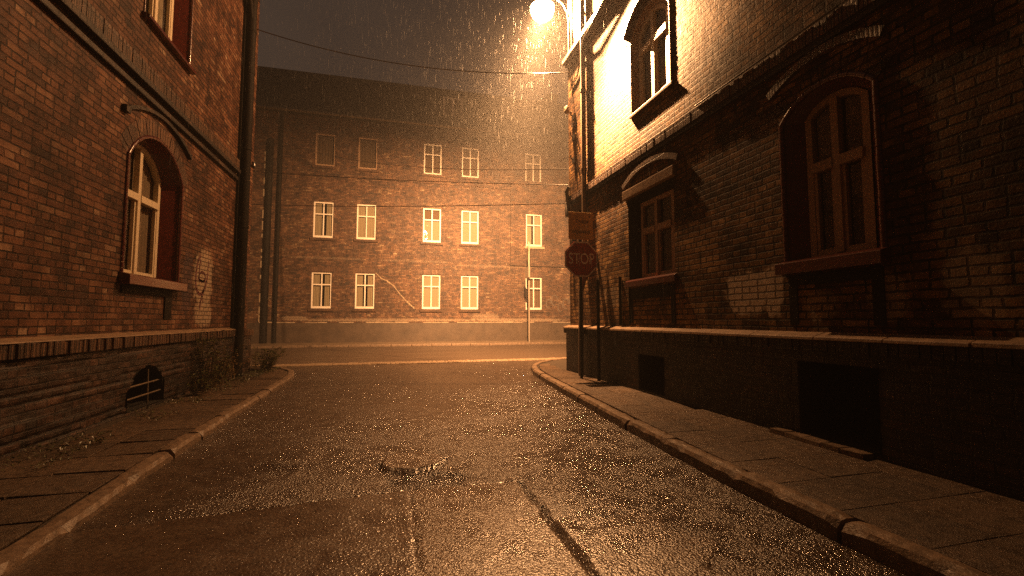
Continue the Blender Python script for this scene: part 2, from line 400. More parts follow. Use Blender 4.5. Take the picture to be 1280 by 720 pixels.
# ------------------------------------------------------------------ LEFT BUILDING
LB = tag(empty('brick_building', (XL, YLC, 0)), 'dark red brick corner building on the left with a maroon trimmed arched window', 'building')
TOP = 12.5
Lwin = (7.0, 8.62, 1.90, 3.50, 3.98); Lup = (7.18, 8.65, 5.55, 7.2, 7.6); Lup2 = (2.4, 3.9, 5.55, 7.2, 7.6); Lwin2 = (1.2, 2.6, 1.90, 3.50, 3.98)
wall_panel('wall', left, [(-14, .95), (YLC, .95), (YLC, TOP), (-14, TOP)], [Lwin, Lup], M['brick_left'], LB)
mb = MB(); mb.add([(XL, YLC, 0), (-14, YLC, 0), (-14, YLC, TOP), (XL, YLC, TOP)], [(0, 1, 2, 3)])
mb.add([(XL, -14, 0), (-14, -14, 0), (-14, -14, TOP), (XL, -14, TOP)], [(0, 1, 2, 3)]); mb.add([(-14, -14, 0), (-14, YLC, 0), (-14, YLC, TOP), (-14, -14, TOP)], [(0, 1, 2, 3)])
mb.build('side_wall', M['brick_left'], LB)
mb = MB(); mb.add([(XL + .25, -14.2, TOP), (XL + .25, YLC + .25, TOP), (-8.7, YLC + .25, TOP + 2.5), (-8.7, -14.2, TOP + 2.5), (-14.2, -14.2, TOP), (-14.2, YLC + .25, TOP)], [(0, 1, 2, 3), (3, 2, 5, 4), (0, 3, 4), (1, 5, 2), (0, 4, 5, 1)])
mb.build('roof', M['roof'], LB)
# rough plinth with eroded courses
def plinth_grid(name, to3, u0, u1, z0, z1, n0, hole, mat, parent, step=.03, amp=.03):
    mb = MB(); nu = int((u1 - u0) / step); nz = int((z1 - z0) / step)
    for k in range(nz + 1):
        z = z0 + (z1 - z0) * k / nz
        for i in range(nu + 1):
            u = u0 + (u1 - u0) * i / nu; c = math.floor(z / .085)
            e = mnoise.noise((u * .9, c * 1.7, 3.1)) * .8 + mnoise.noise((u * 3.1, z * 5, 1.0)) * .5 + mnoise.noise((u * 12, z * 14, 8)) * .35
            joint = -.5 if abs(z / .085 - c) < .18 and mnoise.noise((u * 1.5, c * 2.2, 6)) > -.15 else 0
            mb.v.append(to3(u, z, n0 + amp * (e + joint)))
    w = nu + 1
    for k in range(nz):
        for i in range(nu):
            u = u0 + (i + .5) * (u1 - u0) / nu; z = z0 + (k + .5) * (z1 - z0) / nz
            if hole and any(h(u, z) for h in hole): continue
            mb.f.append([k * w + i, k * w + i + 1, (k + 1) * w + i + 1, (k + 1) * w + i]); mb.sm.append(False)
    return mb.build(name, mat, parent)
def in_arch(a, b, z0, zs, zc):
    def f(u, z):
        if not (a < u < b and z > z0): return False
        m = (a + b) / 2; return z < zs + (zc - zs) * (1 - ((u - m) / ((b - a) / 2)) ** 2)
    return f
LBO = (7.12, 8.12, .10, .38, .66)
plinth_grid('plinth', left, 1.0, YLC + .06, 0, 1.0, .09, [in_arch(*LBO)], M['brick_plinth'], LB)
mb = MB(); mb.add([left(-14, 0, .09), left(1., 0, .09), left(1., 1., .09), left(-14, 1., .09)], [(0, 1, 2, 3)]); mb.build('plinth', M['brick_plinth'], LB)
mb = MB(); mb.add([left(YLC + .06, 0, .09), left(YLC + .06, 0, -10), left(YLC + .06, 1, -10), left(YLC + .06, 1, .09)], [(0, 1, 2, 3)])
mb.build('plinth', M['brick_plinth'], LB)
mb = MB(); soldier_course(mb, 'y', XL - .02, XL + .135, -2, 11.18, .945, 1.085, j=.012); mb.build('plinth_ledge', M['brick_trim'], LB, bevel=.006)
mb = MB(); soldier_course(mb, 'y', XL - .02, XL + .135, 11.56, YLC + .1, .93, 1.07, j=.02)
mb.build('plinth_ledge', M['brick_trim'], LB, bevel=.006)
mb = MB(); mb.hexa([(XL - .001, -2, 1.09), (XL + .14, -2, 1.088), (XL - .001, 11.18, 1.09), (XL + .14, 11.18, 1.088), (XL - .001, -2, 1.135), (XL + .13, -2, 1.10), (XL - .001, 11.18, 1.135), (XL + .13, 11.18, 1.10)])
mb.build('ledge_coping', M['ledge'], LB)
# string course: two black mouldings with a lit slip between
mb = MB(); mb.box(XL + .001, XL + .10, -14, 11.2, 4.56, 4.64); mb.box(XL + .001, XL + .06, -14, 11.2, 4.40, 4.47)
mb.build('string_course', M['brick_black'], LB)
mb = MB(); soldier_course(mb, 'y', XL - .02, XL + .07, -4, 11.2, 4.645, 4.86, j=.004); mb.build('string_course_bricks', M['brick_trim'], LB)
# basement opening
bw = MB(); bw.ring([left(*p, .10) for p in opening(*LBO)], [left(*p, -.5) for p in opening(*LBO)]); bw.poly([opening(*LBO)], lambda u, v: left(u, v, -.5))
bw = bw.build('basement_window', M['dark'], LB)
mb = MB()
mb.tube([left(7.1, .24, .05), left(8.12, .25, .05)], .014, 6); mb.tube([left(7.1, .40, .05), left(8.12, .41, .05)], .014, 6); mb.tube([left(7.75, .1, .05), left(7.72, .6, .05)], .012, 6)
mb.build('bars', M['zinc'], bw)
wl = window(left, Lwin, LB, M['cream'], M['maroon'], depth=.25, ins=.17, transom=.60, cur='sheer', bull=.03, silln=.13, sillh=.13)
wu = window(left, Lup, LB, M['cream'], M['maroon'], depth=.22, ins=.17, transom=.62, cur='lace', bull=.02, silln=.10, sillh=.05)
mb = MB(); arc_band(mb, left, 6.86, 8.80, 4.04, 4.30, .05, .001, .055); pb(mb, left, 6.80, 6.90, 4.0, 4.09, .001, .06)
mb.build('hood_mould', M['brick_black'], LB)
voussoirs(left, Lwin[0], Lwin[1], Lwin[3], Lwin[4], .25, LB, M['brick_trim']); voussoirs(left, Lup[0], Lup[1], Lup[3], Lup[4], .25, LB, M['brick_trim'])
mb = MB(); pb(mb, left, 7.02, 8.42, 1.66, 1.765, .001, .02); pb(mb, left, 8.2, 8.42, 1.32, 1.659, .001, .02); mb.build('apron_shadow_frame', M['blackpipe'], LB)  # black L-shaped shadow below the sill, put in as dark boxes
# pipe
mb = MB(); mb.tube([left(11.38, .05, .14), left(11.38, 8.7, .14), left(11.3, 9.1, .25), left(11.3, 12.4, .3)], .105, 12)
for z in (1.6, 3.4, 5.2, 7.0, 8.0): mb.tube([left(11.38, z - .03, .14), left(11.38, z + .03, .14)], .118, 12)
mb.tube([left(10.6, 9.0, .15), left(11.2, 8.6, .15), left(11.36, 8.2, .15)], .05, 8)
mb.build('downpipe', M['blackpipe'], LB)
mb = MB(); pb(mb, left, 11.24, 11.52, 0, 12.4, .002, .05); mb.build('pipe_backing', M['blackpipe'], LB)
mb = MB(); mb.tube([left(12.0, 5.02, 0), left(12.0, 5.02, .12)], .02, 6); mb.lathe(left(12.0, 4.95, .13), [(0, 0), (.05, .01), (.06, .06), (.04, .1), (.05, .15), (0, .17)], 10); mb.build('insulator', M['cable'], LB)
# graffiti: sprayed maroon loop with a crossed ring
def stroke(mb, pts, wid):
    pts = [Vector((p[0], p[1])) for p in pts]
    for p, q in zip(pts[:-1], pts[1:]):
        d = (q - p).normalized(); s = Vector((-d.y, d.x)) * wid / 2; p2 = p - d * wid * .2; q2 = q + d * wid * .2
        mb.add([left(*(p2 + s), .004), left(*(q2 + s), .004), left(*(q2 - s), .004), left(*(p2 - s), .004)], [(0, 1, 2, 3)])
mb = MB()
stroke(mb, [(9.5, 2.47), (9.40, 2.38), (9.35, 2.2), (9.33, 2.0), (9.38, 1.86), (9.47, 1.79), (9.56, 1.77), (9.66, 1.81), (9.76, 1.90), (9.84, 2.03), (9.88, 2.2)], .055)
stroke(mb, [(9.62 + .155 * math.cos(a) + .01 * math.sin(3 * a), 2.10 + .085 * math.sin(a)) for a in [.4 + i * 2 * math.pi / 16 for i in range(16)]], .045)
stroke(mb, [(9.43, 2.04), (9.62, 2.02), (9.84, 2.03)], .035); stroke(mb, [(9.52, 2.4), (9.49, 2.28), (9.47, 2.16)], .04); stroke(mb, [(9.90, 2.42), (9.87, 2.25)], .035)
stroke(mb, [(9.72, 1.86), (9.66, 1.74), (9.58, 1.63), (9.57, 1.5)], .05); stroke(mb, [(9.62, 1.78), (9.70, 1.62)], .03)
mb.build('graffiti', M['graffiti'], LB)

HN = tag(empty('house_number_plate', left(11.92, 2.73, .01)), 'small white number plate fixed to the brick by the black downpipe', 'plate')
mb = MB(); pb(mb, left, 11.72, 12.2, 2.65, 2.83, .004, .016); mb.build('plate', M['signwhite'], HN, bevel=.003)
for q in (11.75, 11.86): mb = MB(); pb(mb, left, q, q + .025, 2.67, 2.81, .0162, .018); mb.build('dark_bar', M['ink'], HN)

# ------------------------------------------------------------------ RIGHT BUILDING
RB = tag(empty('brick_building', (XR, YRC, 0)), 'golden lit brick corner building on the right with a tarred plinth', 'building')
R1 = (5.95, 7.33, 1.98, 3.46, 3.46); R2 = (2.95, 3.96, 1.90, 3.42, 3.66); RU = (5.93, 7.12, 4.95, 6.25, 6.62); RU2 = (2.7, 3.9, 4.95, 6.25, 6.62)
wall_panel('wall', right, [(-14, 1.0), (YRC, 1.0), (YRC, TOP), (-14, TOP)], [R1, R2, RU], M['brick_right'], RB)
mb = MB(); mb.add([(XR, YRC, 0), (14, YRC, 0), (14, YRC, TOP), (XR, YRC, TOP)], [(0, 1, 2, 3)])
mb.add([(XR, -14, 0), (14, -14, 0), (14, -14, TOP), (XR, -14, TOP)], [(0, 1, 2, 3)]); mb.add([(14, -14, 0), (14, YRC, 0), (14, YRC, TOP), (14, -14, TOP)], [(0, 1, 2, 3)])
mb.build('side_wall', M['brick_right'], RB)
mb = MB(); mb.add([(XR - .25, -14.2, TOP), (XR - .25, YRC + .25, TOP), (9, YRC + .25, TOP + 2.5), (9, -14.2, TOP + 2.5), (14.2, -14.2, TOP), (14.2, YRC + .25, TOP)], [(0, 1, 2, 3), (3, 2, 5, 4), (0, 3, 4), (1, 5, 2), (0, 4, 5, 1)])
mb.build('roof', M['roof'], RB)
RO = [(3.02, 3.80, .16, .88, .88), (6.2, 6.92, .16, .72, .72)]
plinth_grid('plinth', right, 1.0, YRC + .06, 0, 1.07, .08, [in_arch(a, b, z0, zs, zc) for a, b, z0, zs, zc in RO], M['brick_black'], RB, amp=.012)
mb = MB(); mb.add([right(-14, 0, .08), right(1., 0, .08), right(1., 1.07, .08), right(-14, 1.07, .08)], [(0, 1, 2, 3)]); mb.build('plinth', M['brick_black'], RB)
mb = MB(); mb.add([right(YRC + .06, 0, .08), right(YRC + .06, 0, -10), right(YRC + .06, 1.07, -10), right(YRC + .06, 1.07, .08)], [(0, 1, 2, 3)])
mb.build('plinth', M['brick_black'], RB)
for o in RO:
    bw = MB(); bw.ring([right(*p, .09) for p in opening(*o)], [right(*p, -.5) for p in opening(*o)]); bw.poly([opening(*o)], lambda u, v: right(u, v, -.5))
    bw.build('basement_window', M['dark'], RB)
mb = MB(); soldier_course(mb, 'y', XR + .02, XR - .125, 0, YRC + .1, 1.0, 1.105, j=.006); mb.build('plinth_ledge', M['brick_black'], RB)
mb = MB(); y = -14.
while y < YRC + .1:
    e = min(y + random.uniform(.5, 1.1), YRC + .12); d = random.uniform(-.008, .008)
    mb.hexa([(XR + .01, y, 1.107), (XR - .15 + d, y, 1.107), (XR + .01, e - .006, 1.107), (XR - .15 + d, e - .006, 1.107), (XR + .01, y, 1.185), (XR - .145 + d, y, 1.14 + d * .5), (XR + .01, e - .006, 1.185), (XR - .145 + d, e - .006, 1.14 + d * .5)]); y = e
mb.build('ledge_coping', M['ledge'], RB, bevel=.006)
mb = MB(); soldier_course(mb, 'y', XR + .02, XR - .06, -4, YRC + .08, 4.10, 4.25, j=.004); mb.build('string_course', M['brick_trim'], RB)
mb = MB(); mb.box(XR - .04, XR - .001, -14, YRC + .05, 4.03, 4.095); mb.build('string_course_drip', M['brick_black'], RB)
mb = MB(); mb.box(XR - .12, XR - .001, -14, YRC + .1, 7.62, 7.72); mb.box(XR - .06, XR - .001, -14, YRC + .05, 7.53, 7.617); mb.build('upper_string_course', M['brick_trim'], RB)
w1 = window(right, R1, RB, M['brownframe'], M['blackpipe'], depth=.16, ins=.2, transom=.62, cur='drape', sillh=.10, silln=.06, sillmat=M['maroon'])
w2 = window(right, R2, RB, M['brownframe'], M['maroon'], depth=.16, ins=.17, transom=.58, cur='drape', bull=.028, silln=.12, sillh=.12)
w3 = window(right, RU, RB, M['cream'], M['stone'], depth=.09, ins=.14, transom=.66, cur='lace', bull=.02, silln=.04, sillh=.05, sillmat=M['brownpipe'])
mb = MB(); pb(mb, right, 5.86, 7.42, 3.47, 3.63, -.1, .07); mb.build('stone_lintel', M['stone'], RB, bevel=.012)
mb = MB(); arc_band(mb, right, 5.80, 7.42, 3.68, 3.88, .09, .001, .05); mb.build('hood_mould', M['brick_trim'], RB)
mb = MB(); arc_band(mb, right, 2.86, 4.06, 3.76, 3.93, .085, .001, .05); mb.build('hood_mould', M['brick_trim'], RB)
mb = MB(); arc_band(mb, right, 5.78, 7.28, 6.45, 6.85, .08, .001, .07); mb.build('hood_mould', M['brick_trim'], RB)
voussoirs(right, R2[0], R2[1], R2[3], R2[4], .24, RB, M['brick_right']); voussoirs(right, RU[0], RU[1], RU[3], RU[4], .24, RB, M['brick_right'])
for o in (R1, R2):
    mb = MB(); pb(mb, right, o[0] + .02, o[1] - .02, 1.66, o[2] - .14, .001, .012); pb(mb, right, o[0] + .02, o[0] + .12, 1.25, 1.657, .001, .012); pb(mb, right, o[1] - .12, o[1] - .02, 1.25, 1.657, .001, .012); mb.build('apron_shadow_frame', M['blackpipe'], RB)  # black boxes below the sills repeat the left window's apron shadow
mb = MB(); mb.tube([right(9.1, .1, .19), right(9.1, 1.9, .17), right(9.1, 2.3, .07), right(9.1, 12.4, .07)], .055, 12)
for z in (2.2, 4.6, 6.4, 8.2): mb.tube([right(9.1, z - .03, .07), right(9.1, z + .03, .07)], .066, 12)
mb.build('downpipe', M['brownpipe'], RB)
mb = MB(); mb.tube([right(8.25, .12, .18), right(8.25, 2.1, .175)], .035, 8); mb.tube([right(7.62, 1.2, .03), right(7.62, 2.1, .03)], .028, 8); mb.tube([right(7.3, 1.2, .02), right(7.3, 2.0, .02)], .015, 6)
mb.build('conduit', M['blackpipe'], RB)
for z in (5.05, 5.6, 6.1):
    mb = MB(); mb.tube([right(9.75, z, 0), right(9.75, z + .02, .1), right(9.72, z + .1, .13)], .015, 6); mb.box(XR - .05, XR - .001, 9.68, 9.82, z - .08, z + .05)
    mb.build('wall_hook', M['cable'], RB)
mb = MB(); mb.tube([right(10.02, 3.75, .1), right(10.02, 4.0, .1), right(10.0, 4.01, .08), right(10.0, 4.35, .12), right(9.9, 4.45, .1)], [.06, .06, .05, .05, .04], 8); mb.build('cable_bracket', M['cable'], RB)
mb = MB(); mb.lathe(right(9.95, 6.25, .12), [(0, 0), (.05, .01), (.07, .06), (.04, .1), (.06, .16), (0, .2)], 12); mb.tube([right(9.95, 6.3, 0), right(9.95, 6.3, .12)], .016, 6); mb.build('insulator', M['insul'], RB)
mb = MB()
for off, zz in ((0, 0), (.0, -.06)):
    mb.tube([right(9.95, 6.9 + zz, .03), right(9.5, 7.0 + zz, .03), right(9.25, 7.25 + zz, .05), right(8.9, 7.5 + zz, .14), right(7.5, 7.78 + zz * .4, .13), right(5, 7.79 + zz * .4, .13), right(2, 7.8 + zz * .4, .13)], .012, 6)
mb.tube([right(9.9, 6.9, .03), right(9.9, 8.1, .03)], .012, 6); mb.tube([right(9.8, 6.9, .03), right(9.8, 8.1, .03)], .012, 6)
mb.tube([right(5.3, 4.27, .07), right(4.5, 4.27, .075), right(3.2, 4.265, .075)], .012, 6)
mb.build('wall_cable', M['cable'], RB)
mb = MB(); y = 3.06
while y < 3.9:
    mb.box(3.86, 4.0, y, y + .19, .10, .165, j=.008); y += .2
mb.build('light_well_kerb', M['kerb'], RB)

# ------------------------------------------------------------------ FAR BUILDING
FB = tag(empty('brick_building', (2.0, YF, 0)), 'long three storey brick tenement across the junction with rows of white windows', 'building')
cols = [-3.72, -1.47, 2.17, 4.40, 8.35]; W = .515
rows = [(1.93, 3.90), (5.80, 7.79), (9.80, 11.63)]
BX0, BX1 = 6.87, 11.6
hm = [(c - W, c + W, a, b, b) for c in cols[:4] for a, b in rows] + [(cols[4] - W, cols[4] + W, *rows[0], rows[0][1]), (cols[4] - W, cols[4] + W, *rows[2], rows[2][1])]
wall_panel('wall', far, [(-30, 0), (BX1, 0), (BX1, 12.65), (-30, 12.65)], hm + [(BX0 + .1, BX1 - .4, 4.9, 9.7, 9.7)], M['brick_far'], FB)
bay = lambda u, w, n=0.: (u, YF - .09 - n, w)
mb = MB(); mb.poly([[(BX0, 4.68), (BX1 - .01, 4.68), (BX1 - .01, 9.85), (BX0, 9.85)], opening(cols[4] - W, cols[4] + W, *rows[1], rows[1][1])], bay)
for (p, q) in (((BX0, 4.68), (BX1 - .01, 4.68)), ((BX0, 9.85), (BX1 - .01, 9.85)), ((BX0, 4.68), (BX0, 9.85)), ((BX1 - .01, 4.68), (BX1 - .01, 9.85))):
    mb.add([bay(*p), bay(*q), (q[0], YF + .01, q[1]), (p[0], YF + .01, p[1])], [(0, 1, 2, 3)])
mb.build('bay_panel', M['brick_far'], FB)
mb = MB(); mb.box(BX0 - .05, BX1, YF - .17, YF - .001, 4.58, 4.675); mb.build('bay_ledge', M['brick_trim'], FB)
mb = MB(); mb.add([(BX1, YF, 0), (BX1, 36, 0), (BX1, 36, 12.65), (BX1, YF, 12.65)], [(0, 1, 2, 3)]); mb.add([(-30, YF, 0), (-30, 36, 0), (-30, 36, 12.65), (-30, YF, 12.65)], [(0, 1, 2, 3)]); mb.add([(-30, 36, 0), (BX1, 36, 0), (BX1, 36, 12.65), (-30, 36, 12.65)], [(0, 1, 2, 3)])
mb.build('side_wall', M['brick_far'], FB)
RH, RY = 16.45, 29.1
mb = MB(); e0 = YF - .3
V = [(-30, e0, 12.66), (BX1 + .15, e0, 12.66), (BX1 - .35, RY, RH), (-30, RY, RH - .15), (BX1 + .15, 36.3, 12.66), (-30, 36.3, 12.66), (BX1 - .35, 32.5, RH), (-30, 32.5, RH - .15)]
mb.add(V, [(0, 1, 2, 3), (3, 2, 6, 7), (7, 6, 4, 5), (1, 4, 6, 2), (0, 3, 7, 5)]); mb.add([(-30, e0, 12.62), (BX1 + .15, e0, 12.62), (BX1 + .15, YF + .2, 12.62), (-30, YF + .2, 12.62)], [(0, 1, 2, 3)])
rf = mb.build('roof', M['roof'], FB)
mb = MB(); mb.box(10.3, 11.0, 29.3, 30.1, 15.5, 17.0); mb.box(10.22, 11.08, 29.22, 30.18, 17.0, 17.12); mb.build('chimney', M['brick_left'], rf)
mb = MB(); mb.tube([(-30, e0 - .06, 12.62), (BX1 + .1, e0 - .06, 12.62)], .08, 8); mb.build('gutter', M['zinc'], rf)
mb = MB(); mb.box(-30, BX1 + .001, YF - .12, YF - .001, 12.2, 12.5); mb.build('cornice', M['brick_trim'], FB)
mb = MB(); mb.box(-30, BX1 + .02, YF - .06, YF - .001, 9.25, 9.4); mb.build('string_course', M['brick_far'], FB)
mb = MB(); mb.box(-30, BX1 + .06, YF - .07, YF - .001, 0, 1.14); mb.build('plinth', M['plaster'], FB)
mb = MB(); x = -30.
while x < BX1:
    e = min(x + random.uniform(.3, .8), BX1)
    if random.random() < .75: mb = MB(); mb.box(x, e - .02, YF - .085, YF - .001, 1.143, 1.17 + random.uniform(0, .04)); mb.build('plinth_coping', M['mortar'], FB)
    x = e
# lintel arches of soldier bricks over the ground floor windows
for c in cols:
    mb = MB(); soldier_course(mb, 'x', YF + .0, YF - .018, c - .68, c + .68, 3.93, 4.2, pitch=.085, j=.004); mb.build('lintel', M['brick_trim'], FB)
# windows: one of each kind, then copies
def far_window(mull, cur, lit):
    o = (-W, W, 0, 1.98, 1.98); to = lambda u, w, n=0.: (u, -n, w)
    mb = MB(); d = .07; fr = .075
    P = opening(*o); Q = opening(*inset(o, fr, .12, fr))
    mb.ring([to(*p, -d) for p in P], [to(*p, -d) for p in Q]); mb.ring([to(*p, -d) for p in Q], [to(*p, -d - .08) for p in Q]); mb.ring([to(*p, -d) for p in P], [to(*p, -d - .05) for p in P])
    if mull:
        pb(mb, to, -.032, .032, .1, 1.92, -d - .04, -d + .012); pb(mb, to, -W + fr, -.034, 1.27, 1.335, -d - .045, -d + .016); pb(mb, to, .034, W - fr, 1.27, 1.335, -d - .045, -d + .016)
    w = mb.build('window', M['white'] if lit else M['brownframe'])  # brown frame paints in the dimness of the unlit top windows
    mb = MB(); mb.ring([to(*p, 0) for p in P], [to(*p, -d) for p in P]); mb.build('reveal', M['brick_trim'], w)
    mb = MB(); mb.poly([Q], lambda u, v: to(u, v, -d - .03)); mb.build('pane', M['glass'], w)
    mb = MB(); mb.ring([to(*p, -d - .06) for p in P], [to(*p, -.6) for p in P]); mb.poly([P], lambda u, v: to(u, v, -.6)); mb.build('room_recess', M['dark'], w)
    if cur == 'full': curtain(to, -W, W, .02, 1.95, -.2, M['lace'], w, .02, 11)
    elif cur == 'split':
        curtain(to, -W, -.12, .02, 1.95, -.22, M['lace'], w, .03, 5); curtain(to, .12, W, .02, 1.95, -.22, M['lace'], w, .03, 5)
    elif cur == 'drape': curtain(to, -W, W, .02, 1.95, -.3, M['drape'], w, .03, 7)
    elif cur == 'half':
        curtain(to, -W, W, .02, 1.25, -.2, M['lace'], w, .025, 9); curtain(to, -W, W, 1.4, 1.95, -.25, M['drape'], w, .025, 6)
    mb = MB(); pb(mb, to, -W - .12, W + .12, -.16, -.02, .002, .11); mb.build('sill', M['brick_trim'] if lit != 2 else M['mortar'], w)
    return w
def copy_win(w, loc, parent, sz=1.):
    c = w.copy(); COL.objects.link(c); c.parent = parent; c.location = Vector(loc) - origin(parent); c.scale = (1, 1, sz)
    for ch in w.children:
        k = ch.copy(); COL.objects.link(k); k.parent = c
    return c
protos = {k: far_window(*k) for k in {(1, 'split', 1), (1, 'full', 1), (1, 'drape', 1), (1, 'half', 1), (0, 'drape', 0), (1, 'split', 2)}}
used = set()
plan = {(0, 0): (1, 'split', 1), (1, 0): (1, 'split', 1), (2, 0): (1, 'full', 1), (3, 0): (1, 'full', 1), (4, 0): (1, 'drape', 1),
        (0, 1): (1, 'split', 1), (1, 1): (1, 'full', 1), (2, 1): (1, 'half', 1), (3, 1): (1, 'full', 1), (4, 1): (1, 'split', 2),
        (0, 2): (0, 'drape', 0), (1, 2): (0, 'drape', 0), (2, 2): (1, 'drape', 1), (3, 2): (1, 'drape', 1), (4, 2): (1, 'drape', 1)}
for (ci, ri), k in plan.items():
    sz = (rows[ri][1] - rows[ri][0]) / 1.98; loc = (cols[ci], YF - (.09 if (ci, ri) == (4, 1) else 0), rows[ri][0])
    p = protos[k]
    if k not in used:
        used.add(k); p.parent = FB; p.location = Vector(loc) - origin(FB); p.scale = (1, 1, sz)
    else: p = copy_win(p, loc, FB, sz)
    for ch in p.children:
        if ch.name.startswith('pane') and (ci, ri) == (2, 1): ch.rotation_euler.z = .034   # pane turned to steer the lamp's reflection out of view
# dormer
mb = MB(); dx0, dx1, dy, dz0, dz1 = 2.78, 3.98, 26.95, 13.5, 14.82
mb.box(dx0 - .08, dx1 + .08, dy + .03, 29, dz0 - .05, dz1 + .06); dm = mb.build('dormer', M['roof'], FB)
mb = MB(); to = lambda u, w, n=0.: (u, dy - n, w)
P = opening(dx0, dx1, dz0, dz1, dz1); Q1 = opening(dx0 + .1, 3.3, dz0 + .1, dz1 - .1, dz1 - .1); Q2 = opening(3.46, dx1 - .1, dz0 + .1, dz1 - .1, dz1 - .1)
mb.poly([P, Q1, Q2], lambda u, v: to(u, v, .0)); mb.ring([to(*p, 0) for p in P], [to(*p, -.06) for p in P]); mb.build('window', M['white'], dm)
mb = MB(); mb.poly([P], lambda u, v: to(u, v, -.02)); mb.build('pane', plain('dormer glass', (.05, .04, .032), .15, .2, 5, .001), dm)
# drain pipes at far left
mb = MB()
mb.tube([(-5.92, YF - .2, .1), (-5.92, YF - .2, 12.5)], .09, 10); mb.tube([(-6.45, YF - .12, .1), (-6.45, YF - .12, 11.0)], .16, 10)
mb.build('downpipe', M['blackpipe'], FB)
mb = MB(); z = 1.2
while z < 10.5:
    h = random.uniform(.1, .5)
    if random.random() < .6: mb = MB(); mb.box(-6.75, -6.66, YF - .03, YF - .001, z, z + h); mb.build('broken_quoin', M['mortar'], FB)
    z += h + random.uniform(.05, .4)
# diagonal crack repair
mb = MB(); pts = [(-.93, 3.95), (-.6, 3.62), (-.3, 3.5), (.1, 3.2), (.35, 2.85), (.8, 2.35), (1.25, 1.95)]
for i in range(len(pts) - 1):
    (a, b), (c, d) = pts[i], pts[i + 1]
    for s in range(4):
        f0, f1 = s / 4, (s + .85) / 4; q = random.uniform(.025, .055)
        p0 = (a + (c - a) * f0, b + (d - b) * f0); p1 = (a + (c - a) * f1, b + (d - b) * f1)
        mb.hexa([far(p0[0], p0[1] - q, n) if k == 0 else far(p1[0], p1[1] - q, n) if k == 1 else far(p0[0], p0[1] + q, n) if k == 2 else far(p1[0], p1[1] + q, n) for n in (.001, .012) for k in range(4)])
mb.build('crack_repair', M['mortar'], FB)
mb = MB()
for k in range(5):
    cx, cz = 9.3 + k * .38, 2.3 + .25 * math.sin(k * 2.1); rr = .22 + .05 * (k % 2)
    pts = [(cx + rr * math.cos(a) * .7, cz + rr * math.sin(a) * 1.2) for a in [i * .5 for i in range(11)]]
    for p, q in zip(pts[:-1], pts[1:]):
        d = (Vector(q) - Vector(p)).normalized(); s = Vector((-d.y, d.x)) * .025
        mb.add([far(p[0] + s.x, p[1] + s.y, .005), far(q[0] + s.x, q[1] + s.y, .005), far(q[0] - s.x, q[1] - s.y, .005), far(p[0] - s.x, p[1] - s.y, .005)], [(0, 1, 2, 3)])
mb.build('graffiti', plain('grey spray paint', (.12, .1, .085), .6, .3, 10, .0005), FB)

# ------------------------------------------------------------------ GROUND, ROADS, PAVEMENTS
mb = MB(); mb.add([(-400, -400, -.12), (400, -400, -.12), (400, 400, -.12), (-400, 400, -.12)], [(0, 1, 2, 3)]); tag(mb.build('ground', M['ground']), kind='structure')
KR = [(2.6, -14), (2.57, 1.2), (2.55, 3.0), (2.66, 4.6), (2.80, 6.0), (2.98, 8.0), (3.16, 9.7), (3.36, 11.0), (3.75, 12.1), (4.5, 13.1), (5.6, 13.8), (7.5, 14.15), (30, 14.2)]
KL = [(-1.77, -14), (-1.81, 2.57), (-1.92, 4.1), (-2.0, 6.4), (-2.05, 8.7), (-2.07, 10.8), (-2.17, 12.0), (-2.5, 12.9), (-3.15, 13.6), (-4.2, 14.0), (-7, 14.15), (-30, 14.2)]
def resample(P, step):
    out = [Vector(P[0])]; P = [Vector(p) for p in P]
    acc = 0
    for a, b in zip(P[:-1], P[1:]):
        L = (b - a).length; k = max(1, int(L / step))
        for i in range(1, k + 1): out.append(a + (b - a) * i / k)
    return out
def smoothline(P, it=3):
    P = [Vector(p) for p in P]
    for _ in range(it):
        Q = [P[0]]
        for a, b in zip(P[:-1], P[1:]): Q += [a * .75 + b * .25, a * .25 + b * .75]
        P = Q + [P[-1]]
    return P
def kerb_x(P, y):
    for a, b in zip(P[:-1], P[1:]):
        if a[1] <= y <= b[1] and b[1] > a[1]: return a[0] + (b[0] - a[0]) * (y - a[1]) / (b[1] - a[1])
    return P[-1][0]
def walk(P, length, gap):
    """stones along the polyline: list of (start, end)"""
    P = smoothline(P); segs = []; i = 0; pos = P[0].copy(); 
    dist = [0]
    for a, b in zip(P[:-1], P[1:]): dist.append(dist[-1] + (b - a).length)
    def at(s):
        for k in range(len(P) - 1):
            if s <= dist[k + 1]: return P[k].lerp(P[k + 1], (s - dist[k]) / max(1e-6, dist[k + 1] - dist[k]))
        return P[-1]
    s = 0
    while s < dist[-1] - .05:
        L = length * random.uniform(.85, 1.15); segs.append((at(s), at(min(s + L - gap, dist[-1])))); s += L
    return segs
